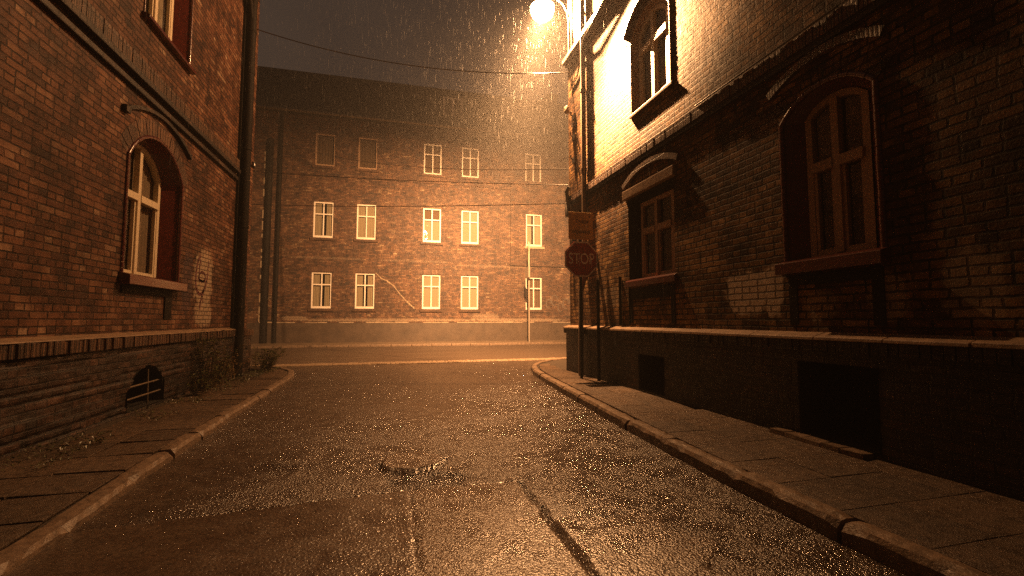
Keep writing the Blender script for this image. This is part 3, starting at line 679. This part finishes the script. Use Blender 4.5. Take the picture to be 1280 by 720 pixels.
def kerb(P, side, h, wid, name, length=.95, j=.008):
    mb = MB()
    for a, b in walk(P, length, .016):
        d = (b - a).normalized(); nrm = Vector((-d.y, d.x)) * side
        q = Vector((random.uniform(-j, j), random.uniform(-j, j))); z = h + random.uniform(-j, j) * .8; z2 = z + random.uniform(-j, j) * .6
        L = (b - a).length; ns = max(3, min(14, int(L / .07))); rings = []; g = random.gauss
        for k in range(ns + 1):
            f = k / ns; c = a.lerp(b, f) + q; zz = z + (z2 - z) * f; end = k in (0, ns); chip = random.choice((0, 0, 0, 0, 0, 0, 0, .008, .02)) if not end else random.choice((.01, .02, .035))
            if end: zz -= random.uniform(.002, .012)
            prof = [(0, -.1), (g(.004, .003), zz - .035 - chip * .6), (.022 + chip + g(0, .003), zz - .004 + g(0, .002)), (wid * .55, zz + g(.002, .0025)), (wid - .012, zz + g(0, .0025)), (wid, zz - .02), (wid, -.1)]
            rings.append([(c.x + nrm.x * n_, c.y + nrm.y * n_, z_) for n_, z_ in prof])
        m_ = len(rings[0]); mb.add([p for r_ in rings for p in r_], [(k * m_ + i, k * m_ + i + 1, (k + 1) * m_ + i + 1, (k + 1) * m_ + i) for k in range(ns) for i in range(m_ - 1)])
        mb.add(rings[0], [list(range(m_))]); mb.add(rings[-1], [list(range(m_))[::-1]])
    return tag(mb.build(name, M['kerb']), kind='structure')
kerb(KR, -1, .125, .15, 'kerb'); kerb(KL, 1, .082, .14, 'kerb', length=.8, j=.014)
def inner(P, side, wid):
    P = smoothline(P); out = []
    for i, p in enumerate(P):
        d = (P[min(i + 1, len(P) - 1)] - P[max(i - 1, 0)]).normalized(); out.append(p + Vector((-d.y, d.x)) * side * wid)
    return out
# pavement beds
def bed(name, line, xw, ycorner, mat):
    outer = [(p.x, p.y) for p in line]
    poly = outer + ([(30, ycorner), (xw, ycorner), (xw, -14)] if xw > 0 else [(-30, ycorner), (xw, ycorner), (xw, -14)])
    mb = MB(); mb.poly([poly], lambda u, v: (u, v, .088 if xw > 0 else .052)); return tag(mb.build(name, mat), kind='structure')
IR = inner(KR, -1, .152); IL = inner(KL, 1, .142)
bed('pavement', IR, 4.02, 10.2, M['soil']); bed('pavement', IL, -3.4, 12.5, M['soil'])
def slabs(name, line, wall_x, y0, y1, s, off, jit, zt, gap):
    mb = MB(); tones = []
    y = y0
    while y < y1:
        sy = s * random.uniform(.97, 1.03); ex = kerb_x([(p.x, p.y) for p in line], y + sy / 2)
        x = ex; sg = 1 if wall_x > ex else -1; k = 0
        while abs(wall_x - x) > .12 and k < 12:
            wdt = min(s, abs(wall_x - x)); a, b = sorted((x + sg * gap / 2, x + sg * (wdt - gap / 2)))
            if not (off and abs(wall_x - (a + b) / 2) < off and mnoise.noise((x * 3, y * .8, 2)) > -.25):
                z = zt + random.uniform(-jit, jit); tx, ty = random.uniform(-jit, jit) * .9, random.uniform(-jit, jit) * .9
                sh = kerb_x([(p.x, p.y) for p in line], y + sy) - kerb_x([(p.x, p.y) for p in line], y)
                vs = [(a, y + gap / 2, .06), (b, y + gap / 2, .06), (a + sh, y + sy - gap / 2, .06), (b + sh, y + sy - gap / 2, .06),
                      (a, y + gap / 2, z - tx - ty), (b, y + gap / 2, z + tx - ty), (a + sh, y + sy - gap / 2, z - tx + ty), (b + sh, y + sy - gap / 2, z + tx + ty)]
                mb.hexa(vs); tones += [random.random()] * 6
            x += sg * wdt; k += 1
        y += sy
    o = mb.build(name, M['paving'], bevel=.008 if off else .003)
    at = o.data.attributes.new('tone', 'FLOAT', 'FACE'); at.data.foreach_set('value', tones)
    return tag(o, kind='structure')
slabs('pavement_slabs', IL, -3.33, .5, 13.2, .5, .35, .005, .078, .014)
slabs('pavement_slabs', IR, 4.0, .3, 12.2, .5, .0, .0016, .122, .004)
# street surface with its repairs: a rectangular patch, a broken ring round a buried lid, potholes and a long open joint
def road_h(x, y):
    n = mnoise.noise
    z = .010 * n((x * .5, y * .4, 1)) + .006 * n((x * 1.7, y * 1.5, 5)) + .002 * n((x * 9, y * 9, 2))
    patch = 0.
    ex = 1.0 + .012 * n((y * 6, 0, 3)); ey = 3.62 + .03 * n((x * 5, 2, 3)) - .10 * max(0, -x) 
    if x < ex and y < ey:
        patch = 1. if x > .16 + .02 * n((y * 4, 1, 2)) else .3; z += .018
        if abs(x - .16) < .012: z -= .008
    if ey <= y < ey + .045 and -1.2 < x < ex: z -= .03
    if ex <= x < ex + .04 + .012 * n((y * 5, 8, 8)) and y < ey + .03: z -= .035
    if y < 2.85 + .1 * n((x * 3, 1, 1)) and ex + .05 < x < 1.75 + .2 * n((y * 4, 3, 3)): z += .009; patch = .6
    dx, dy = x - .2, y - 4.36; r = math.hypot(dx, dy * 1.05); rr = .27 + .03 * n((math.atan2(dy, dx) * 1.5, 4, 4))
    if r < rr: z += .020 + .01 * (r / rr) ** 4; patch = max(patch, .8)
    elif r < rr + .045 and dy < .06: z -= .024
    elif r < .55: z += .012 * n((x * 6, y * 6, 7))
    d = ((x - .30) / .33) ** 2 + ((y - 3.86) / .22) ** 2 + .35 * n((x * 7, y * 7, 9))
    if d < 1 and y > ey: z -= .026 * min(1, (1 - d) * 3)
    d = ((x - 1.45) / .35) ** 2 + ((y - 2.78) / .10) ** 2 + .4 * n((x * 8, y * 8, 11))
    if d < 1: z -= .010 * min(1, (1 - d) * 3)
    d = ((x + 1.2) / .45) ** 2 + ((y - 4.4) / .35) ** 2 + .4 * n((x * 5, y * 5, 12))
    if d < 1: z -= .02 * min(1, (1 - d) * 2)
    worn = .9 if (x < .16 + .02 * n((y * 4, 1, 2)) and y < ey and patch) else max(0., min(.8, 2.2 * n((x * .55, y * .35, 20)) - .1))
    if x > 2.1: worn = max(worn, 0)
    return z, patch, worn
ys = [.6]
while ys[-1] < 14.15: ys.append(ys[-1] + max(.014, .0055 * ys[-1]))
NX = 210; vs = []; pat = []; wor = []
for y in ys:
    xa = kerb_x(KL, y) - .06 if y < 12.6 else -2.5; xb = kerb_x(KR, y) + .06 if y < 13 else 4.6
    if y > 12: xa, xb = xa - (y - 12) * 3.2, xb + (y - 12) * 3.2
    for i in range(NX + 1):
        x = xa + (xb - xa) * i / NX; z, p, wn = road_h(x, y); vs.append((x, y, z)); pat.append(p); wor.append(wn)
mb = MB(); mb.v = vs
for k in range(len(ys) - 1):
    for i in range(NX): mb.f.append([k * (NX + 1) + i, k * (NX + 1) + i + 1, (k + 1) * (NX + 1) + i + 1, (k + 1) * (NX + 1) + i]); mb.sm.append(True)
rd = tag(mb.build('road', M['asphalt']), kind='structure')
at = rd.data.attributes.new('patch', 'FLOAT', 'POINT'); at.data.foreach_set('value', pat)
at = rd.data.attributes.new('worn', 'FLOAT', 'POINT'); at.data.foreach_set('value', wor)
mb = MB(); mb.add([(-1.9, -14, -.001), (2.75, -14, -.001), (2.75, .6, -.001), (-1.9, .6, -.001)], [(0, 1, 2, 3)]); tag(mb.build('road', M['asphalt']), kind='structure')
mb = MB(); nx = 120
for k in range(13):
    for i in range(nx + 1): 
        x = -40 + 80 * i / nx; y = 14.1 + (23.6 - 14.1) * k / 12; mb.v.append((x, y, -.004 + .02 * mnoise.noise((x * .3, y * .5, 3))))
for k in range(12):
    for i in range(nx): mb.f.append([k * (nx + 1) + i, k * (nx + 1) + i + 1, (k + 1) * (nx + 1) + i + 1, (k + 1) * (nx + 1) + i]); mb.sm.append(True)
tag(mb.build('cross_road', M['crossroad']), kind='structure')
# gutter strip of granite setts across the mouth of the street
mb = MB()
for r in range(5):
    x = -6.0 + random.uniform(0, .1)
    while x < 7.5:
        L = random.uniform(.1, .16); y = 14.12 + r * .12 + .012 * x + random.uniform(-.008, .008) + (.03 * max(0, x - 3) ** 1.3)
        mb.box(x, x + L - .012, y, y + .108, -.03, .018 + random.uniform(-.005, .006), j=.004); x += L
tag(mb.build('gutter_setts', M['sett'], bevel=.01), kind='structure')
# far pavement
mb = MB(); mb.box(-40, 40, 23.75, 26.45, -.1, .09); tag(mb.build('far_pavement', plain('wet concrete', (.26, .19, .125), .35, .6, 1.1, .006)), kind='structure')
mb = MB(); x = -40.
while x < 40: mb.box(x, x + .98, 23.6, 23.745, -.1, .095 + random.uniform(-.006, .006)); x += 1.
tag(mb.build('far_kerb', M['kerb'], bevel=.015), kind='structure')

# ------------------------------------------------------------------ STOP SIGN
def text_mesh(name, s, size, loc, mat, parent, sx=1., ext=.0008, ofs=0.):
    cu = bpy.data.curves.new(name, 'FONT'); cu.body = s; cu.size = size; cu.align_x = 'CENTER'; cu.align_y = 'CENTER'; cu.extrude = ext; cu.offset = ofs
    tmp = bpy.data.objects.new(name + '_tmp', cu); COL.objects.link(tmp)
    dg = bpy.context.evaluated_depsgraph_get(); me = bpy.data.meshes.new_from_object(tmp.evaluated_get(dg))
    bpy.data.objects.remove(tmp); bpy.data.curves.remove(cu)
    me.materials.clear(); me.materials.append(mat); me.name = name
    for v in me.vertices: v.co = (v.co.x * sx, -v.co.z, v.co.y)
    o = bpy.data.objects.new(name, me); COL.objects.link(o); o.parent = parent; o.location = Vector(loc) - origin(parent); return o
SX, SY = 3.74, 8.62
SS = tag(empty('stop_sign', (SX, SY, .12)), 'red octagonal STOP sign with a yellow plate above on a post beside the right wall', 'sign')
mb = MB(); mb.tube([(SX, SY + .05, .1), (SX, SY + .05, 3.58)], .03, 12); mb.build('post', M['blackpipe'], SS)
def octa(r): return [(r / math.cos(R(22.5)) * math.cos(R(22.5 + 45 * k)), r / math.cos(R(22.5)) * math.sin(R(22.5 + 45 * k))) for k in range(8)]
zc = 2.545
mb = MB(); A = octa(.362); mb.ring([(SX + p[0], SY, zc + p[1]) for p in A], [(SX + p[0], SY + .012, zc + p[1]) for p in A]); mb.add([(SX + p[0], SY, zc + p[1]) for p in A], [list(range(8))]); mb.add([(SX + p[0], SY + .012, zc + p[1]) for p in A], [list(range(8))[::-1]])
pl = mb.build('sign_plate', M['signred'], SS)
mb = MB(); mb.ring([(SX + p[0], SY - .0015, zc + p[1]) for p in octa(.357)], [(SX + p[0], SY - .0015, zc + p[1]) for p in octa(.334)]); mb.build('border', M['signwhite'], pl)
text_mesh('lettering', 'STOP', .32, (SX, SY - .002, zc), M['signwhite'], pl, sx=.74)
mb = MB(); mb.box(SX - .275, SX + .265, SY, SY + .012, 2.955, 3.52); yp = mb.build('info_plate', M['signyellow'], SS, bevel=.004)
text_mesh('lettering', 'Zmiana', .115, (SX + .02, SY - .002, 3.33), M['inkplum'], yp, sx=.85)
text_mesh('lettering', 'organizacji', .115, (SX, SY - .002, 3.12), M['ink'], yp, sx=.8)
mb = MB()
for z in (2.4, 2.7, 3.1, 3.4): mb.box(SX - .045, SX + .045, SY + .0125, SY + .09, z - .015, z + .015)
mb.build('clamp', M['galv'], SS)

# far priority sign seen edge on
PX, PY = 7.24, 23.85
PS = tag(empty('road_sign', (PX, PY, .09)), 'thin pale signpost before the far facade with its diamond plate seen edge on', 'sign')
mb = MB(); mb.tube([(PX, PY, .05), (PX, PY, 5.6)], .045, 10); mb.build('post', M['galv'], PS)
mb = MB(); r = .62; sa = R(-13); c = Vector((PX - .06, PY - .06, 5.05))
D = [(0, r), (r, 0), (0, -r), (-r, 0)]
for th in (0, .015): mb.v += [tuple(c + Vector((math.sin(sa) * a - math.cos(sa) * th, math.cos(sa) * a * -1 - math.sin(sa) * th, b))) for a, b in D]
mb.f += [[0, 1, 2, 3], [7, 6, 5, 4]] + [[i, (i + 1) % 4, 4 + (i + 1) % 4, 4 + i] for i in range(4)]; mb.sm += [False] * 6
mb.build('sign_plate', M['signyellow'], PS)
mb = MB(); mb.box(PX - .14, PX - .05, PY - .36, PY + .3, 3.6, 4.2); mb.build('sign_plate', M['galv'], PS)

# ------------------------------------------------------------------ STREET LAMP
LX, LY, LZ = 3.56, 10.5, 9.22
ST = tag(empty('street_lamp', (XR, 9.9, 7.4)), 'glowing amber street lamp on a curved arm fixed to the right corner', 'street lamp')
mb = MB(); mb.tube([right(9.92, 7.45, .05), right(9.92, 8.5, .05), right(9.94, 8.8, .08), right(10.02, 9.05, .16), right(10.15, 9.25, .26), (LX + .16, LY - .2, LZ + .16)], .026, 10)
mb.box(XR - .035, XR - .001, 9.84, 10.0, 7.4, 8.3)
mb.build('arm', M['steel'], ST)
mb = MB(); mb.lathe((LX, LY, LZ), [(.305, .0), (.31, .03), (.28, .1), (.19, .19), (.07, .23), (0, .24)], 28); mb.lathe((LX, LY, LZ), [(.305, .0), (.295, .004), (.25, .1), (.16, .16), (0, .18)], 28)
mb.build('lamp_housing', M['steel'], ST)
t = NT('lit lamp bowl'); em = t.n('ShaderNodeEmission'); em.inputs[0].default_value = (1, .45, .17, 1); em.inputs[1].default_value = 450
tr = t.n('ShaderNodeBsdfTransparent'); mx = t.n('ShaderNodeMixShader'); mx.inputs[0].default_value = .25
t.t.links.new(tr.outputs[0], mx.inputs[1]); t.t.links.new(em.outputs[0], mx.inputs[2]); t.t.links.new(mx.outputs[0], t.out.inputs[0])
mb = MB(); mb.lathe((LX, LY, LZ), [(.30, -.002), (.30, -.08), (.26, -.2), (.16, -.29), (0, -.33)], 28); bowl = mb.build('lamp_bowl', t.m, ST)
ld = bpy.data.lights.new('sodium_bulb', 'POINT'); ld.energy = 11500; ld.color = (1, .485, .19); ld.shadow_soft_size = .05
ld.use_nodes = True; lt = ld.node_tree; lem = [n for n in lt.nodes if n.type == 'EMISSION'][0]
# made-up beam shape: strong over the junction, weak back, boosted onto upper right wall
ltc = lt.nodes.new('ShaderNodeTexCoord'); lsp = lt.nodes.new('ShaderNodeSeparateXYZ'); lt.links.new(ltc.outputs['Normal'], lsp.inputs[0])
lcu = lt.nodes.new('ShaderNodeFloatCurve'); lmr = lt.nodes.new('ShaderNodeMapRange'); lmr.inputs[1].default_value = -1; lmr.inputs[2].default_value = 1
lt.links.new(lsp.outputs[1], lmr.inputs[0]); lt.links.new(lmr.outputs[0], lcu.inputs['Value'])
pts = [(0, .10), (.1, .13), (.25, .175), (.35, .185), (.5, .185), (.75, .5), (1, 1)]
cv = lcu.mapping.curves[0]
while len(cv.points) < len(pts): cv.points.new(.5, .5)
for q, (a, b) in zip(cv.points, pts): q.location = (a, b)
lcu.mapping.update()
lml = lt.nodes.new('ShaderNodeMath'); lml.operation = 'MULTIPLY'; lml.inputs[1].default_value = 8.0
lc2 = lt.nodes.new('ShaderNodeFloatCurve'); lm2 = lt.nodes.new('ShaderNodeMapRange'); lm2.inputs[1].default_value = -1; lm2.inputs[2].default_value = 1
lt.links.new(lsp.outputs[0], lm2.inputs[0]); lt.links.new(lm2.outputs[0], lc2.inputs['Value'])
p2 = [(0, .19), (.2, .22), (.32, .40), (.42, .75), (.5, 1), (.6, .95), (.7, .7), (1, .6)]
cv = lc2.mapping.curves[0]
while len(cv.points) < len(p2): cv.points.new(.5, .5)
for q, (a, b) in zip(cv.points, p2): q.location = (a, b)
lc2.mapping.update()
lm3 = lt.nodes.new('ShaderNodeMath'); lm3.operation = 'MULTIPLY'; lt.links.new(lcu.outputs[0], lm3.inputs[0]); lt.links.new(lc2.outputs[0], lm3.inputs[1])
lx = lt.nodes.new('ShaderNodeMapRange'); lx.interpolation_type = 'SMOOTHSTEP'; lt.links.new(lsp.outputs[0], lx.inputs[0])
for k, q in enumerate((.07, .125, 0, 20)): lx.inputs[k + 1].default_value = q
ly = lt.nodes.new('ShaderNodeMapRange'); ly.interpolation_type = 'SMOOTHSTEP'; lt.links.new(lsp.outputs[1], ly.inputs[0])
for k, q in enumerate((-.6, -.15, 1, 0)): ly.inputs[k + 1].default_value = q
lh = lt.nodes.new('ShaderNodeMapRange'); lh.interpolation_type = 'SMOOTHSTEP'; lt.links.new(lsp.outputs[0], lh.inputs[0])
for k, q in enumerate((-.28, -.02, 0, -.84)): lh.inputs[k + 1].default_value = q
lq = lt.nodes.new('ShaderNodeMapRange'); lq.interpolation_type = 'SMOOTHSTEP'; lt.links.new(lsp.outputs[0], lq.inputs[0])
for k, q in enumerate((.10, .16, 0, -18.6)): lq.inputs[k + 1].default_value = q
l0 = lt.nodes.new('ShaderNodeMath'); l0.operation = 'ADD'; lt.links.new(lx.outputs[0], l0.inputs[0]); lt.links.new(lq.outputs[0], l0.inputs[1])
ls = lt.nodes.new('ShaderNodeMath'); ls.operation = 'ADD'; lt.links.new(l0.outputs[0], ls.inputs[0]); lt.links.new(lh.outputs[0], ls.inputs[1])
lm4 = lt.nodes.new('ShaderNodeMath'); lm4.operation = 'MULTIPLY_ADD'; lt.links.new(ls.outputs[0], lm4.inputs[0]); lt.links.new(ly.outputs[0], lm4.inputs[1]); lm4.inputs[2].default_value = 1
lm5 = lt.nodes.new('ShaderNodeMath'); lm5.operation = 'MULTIPLY'; lt.links.new(lm3.outputs[0], lm5.inputs[0]); lt.links.new(lm4.outputs[0], lm5.inputs[1])
lt.links.new(lm5.outputs[0], lml.inputs[0]); lt.links.new(lml.outputs[0], lem.inputs['Strength'])
lo = bpy.data.objects.new('sodium_bulb', ld); COL.objects.link(lo); lo.parent = ST; lo.location = Vector((LX, LY, LZ - .0065)) - origin(ST)

# ------------------------------------------------------------------ OVERHEAD CABLES
def cable(a, b, sag, r, label):
    a, b = Vector(a), Vector(b); mb = MB()
    mb.tube([a.lerp(b, i / 30) - Vector((0, 0, sag * 4 * (i / 30) * (1 - i / 30))) for i in range(31)], r, 6)
    tag(mb.build('overhead_cable', M['cable']), label, 'cable', 'cables strung over the junction')
cable((XL, 12.3, 8.62), right(9.98, 7.3, .05), .38, .012, 'highest black cable, crossing the sky from the left corner')
cable((-5.95, 26.3, 10.9), right(10.1, 4.95, .05), .5, .010, 'cable in front of the dark top storey windows, highest of the lower three')
cable((-14, 26.3, 9.5), right(10.1, 4.55, .05), .3, .010, 'cable passing just below the dark top storey windows')
cable((-14, 26.3, 7.5), right(10.1, 4.1, .05), .3, .010, 'lowest cable, passing above the middle row of white windows')

# ------------------------------------------------------------------ WEEDS
def leaf(mb, p, d, L, wd):
    d = Vector(d).normalized(); s = d.cross(Vector((0, 0, 1)))
    s = s.normalized() if s.length > .01 else Vector((1, 0, 0))
    p = Vector(p); m = p + d * L * .5; e = p + d * L - Vector((0, 0, L * .25))
    mb.add([p, m + s * wd, e, m - s * wd], [(0, 1, 2, 3)])
def weed(name, c, h, rad, ns, seed, label, mat='leaf', lean=(0, 0)):
    random.seed(seed); o = tag(empty(name, c), label, 'plant'); ms, ml = MB(), MB()
    for i in range(ns):
        b = Vector(c) + Vector((random.uniform(-1, 1) * rad * .5, random.uniform(-1, 1) * rad * .8, 0)); hh = h * random.uniform(.5, 1.05)
        t = b + Vector((random.uniform(-.5, 1) * rad + lean[0], random.uniform(-1, 1) * rad + lean[1], hh)); m = b.lerp(t, .5) + Vector((0, 0, hh * .12))
        pts = [b, b.lerp(m, .5), m, m.lerp(t, .5), t]; ms.tube(pts, [.006, .005, .004, .003, .0015], 4)
        for k in range(int(10 + 22 * hh)):
            f = random.uniform(.1, 1); p = (b.lerp(m, f * 2) if f < .5 else m.lerp(t, f * 2 - 1))
            a = random.uniform(0, 6.283); leaf(ml, p, (math.cos(a), math.sin(a), random.uniform(-.2, .7)), random.uniform(.05, .12), random.uniform(.010, .022))
    ms.build('stems', M['dryleaf'], o); ml.build('foliage', M[mat], o); return o
weed('tall_weed', (-3.12, 9.45, .11), 1.05, .28, 22, 3, 'tall straggly weed growing against the left brick plinth')
weed('weed', (-3.05, 8.75, .11), .45, .22, 12, 4, 'low leafy weed on the pavement right of the barred basement opening')
weed('weed', (-3.15, 10.45, .11), .5, .3, 14, 5, 'dry brown weeds at the foot of the black downpipe', 'dryleaf')
weed('grass_clump', (-3.0, 12.55, .09), .55, .38, 40, 6, 'bushy green clump at the very corner of the left building')
random.seed(11); mb = MB()
for i in range(520):
    y = random.uniform(4.2, 13.0); x = random.choice([random.gauss(-3.05, .09), random.gauss(-2.75, .05), -3.28 + random.random() * .5])
    if mnoise.noise((x * 1.5, y * 1.1, 4)) < -.02: continue
    for k in range(random.randint(2, 6)):
        a = random.uniform(0, 6.283); leaf(mb, (x + random.gauss(0, .03), y + random.gauss(0, .03), .105), (math.cos(a), math.sin(a), random.uniform(.2, 1.6)), random.uniform(.025, .07), random.uniform(.004, .012))
tag(mb.build('pavement_weeds', M['leaf']), 'small weeds sprouting between the left paving slabs', 'weeds', kind='stuff')

# ------------------------------------------------------------------ RAIN
t = NT('rain water'); d = t.n('ShaderNodeBsdfDiffuse'); d.inputs[0].default_value = (.8, .8, .8, 1); tl = t.n('ShaderNodeBsdfTranslucent'); tl.inputs[0].default_value = (.8, .8, .8, 1)
tp = t.n('ShaderNodeBsdfTransparent'); m1 = t.n('ShaderNodeMixShader'); m2 = t.n('ShaderNodeMixShader'); m1.inputs[0].default_value = .5; m2.inputs[0].default_value = .45
L = t.t.links.new; L(d.outputs[0], m1.inputs[1]); L(tl.outputs[0], m1.inputs[2]); L(tp.outputs[0], m2.inputs[1]); L(m1.outputs[0], m2.inputs[2]); L(m2.outputs[0], t.out.inputs[0])
random.seed(5); mb = MB()
for i in range(5600):
    x, y, z = random.uniform(-3.2, 3.9), random.uniform(4.5, 13), random.uniform(.3, 9.6)
    if i > 2600: x, y, z = LX + random.gauss(-.8, 2.4), LY + random.gauss(0, 2.4), LZ - abs(random.gauss(0, 2.6)) + .3  # extra drops crowded round the lamp, added to imitate its halo
    if x > 4.0 and y < 10.2: continue
    if y > 12.5 and i % 2: y += random.uniform(0, 8)
    Lh = random.choice((.03, .05, .07, .1, .16)) * random.uniform(.7, 1.2); r = random.uniform(.0003, .00075); dx = Lh * random.uniform(-.05, .03)
    mb.add([(x + dx, y, z + Lh)] + [(x + r * math.cos(a), y + r * math.sin(a), z) for a in (0, 2.094, 4.189)] + [(x - dx, y, z - Lh)], [(0, 1, 2), (0, 2, 3), (0, 3, 1), (4, 2, 1), (4, 3, 2), (4, 1, 3)])
tag(mb.build('rain', t.m), 'falling rain drops lit by the street lamp', 'rain', kind='stuff')

# ------------------------------------------------------------------ HAZE, SKY, CAMERA
mb = MB(); mb.box(-42, 42, -16, 40, -1.2, 18.5); hz = tag(mb.build('haze', plain('haze', (1, 1, 1))), 'wet night haze over the junction', 'haze', kind='stuff')
t = NT('haze'); v = t.n('ShaderNodeVolumePrincipled'); v.inputs['Color'].default_value = (.95, .93, .9, 1); v.inputs['Density'].default_value = .0037; v.inputs['Anisotropy'].default_value = 0.
t.t.links.new(v.outputs[0], t.out.inputs['Volume']); hz.data.materials.clear(); hz.data.materials.append(t.m)

w = bpy.data.worlds.new('World'); S.world = w; w.use_nodes = True; nt = w.node_tree; nt.nodes.clear()
out = nt.nodes.new('ShaderNodeOutputWorld'); bg = nt.nodes.new('ShaderNodeBackground'); nt.links.new(bg.outputs[0], out.inputs[0])
sky = nt.nodes.new('ShaderNodeTexSky'); sky.sky_type = 'NISHITA'; sky.sun_disc = False; sky.sun_elevation = R(-4); sky.sun_rotation = R(60)
tc = nt.nodes.new('ShaderNodeTexCoord'); nz = nt.nodes.new('ShaderNodeTexNoise'); nz.inputs['Scale'].default_value = 2.2; nz.inputs['Detail'].default_value = 4
nt.links.new(tc.outputs['Generated'], nz.inputs['Vector'])
cr = nt.nodes.new('ShaderNodeValToRGB'); cr.color_ramp.elements[0].position = .3; cr.color_ramp.elements[1].position = .7; cr.color_ramp.elements[0].color = (.036, .028, .024, 1); cr.color_ramp.elements[1].color = (.10, .068, .05, 1); nt.links.new(nz.outputs['Fac'], cr.inputs[0])
ad = nt.nodes.new('ShaderNodeMix'); ad.data_type = 'RGBA'; ad.blend_type = 'ADD'; ad.inputs[0].default_value = .02
nt.links.new(cr.outputs[0], ad.inputs[6]); nt.links.new(sky.outputs[0], ad.inputs[7]); nt.links.new(ad.outputs[2], bg.inputs[0]); bg.inputs[1].default_value = .48

cd = bpy.data.cameras.new('camera'); cam = bpy.data.objects.new('camera', cd); COL.objects.link(cam); S.camera = cam
cd.sensor_width = 36; cd.lens = 570 / 1280 * 36; cd.clip_start = .05; cd.clip_end = 2000
cam.location = (0, 0, 1.3); cam.rotation_euler = (R(90 + 4.02), 0, R(-14.74))
S.view_settings.view_transform = 'Standard'; S.view_settings.look = 'None'; S.view_settings.exposure = 0; S.view_settings.gamma = 1
S.render.engine = 'CYCLES'; c = S.cycles
c.use_denoising = False; c.max_bounces = 8; c.diffuse_bounces = 3; c.glossy_bounces = 3; c.transparent_max_bounces = 12; c.volume_bounces = 0; c.sample_clamp_indirect = .35; c.sample_clamp_direct = 0
c.caustics_reflective = False; c.caustics_refractive = False
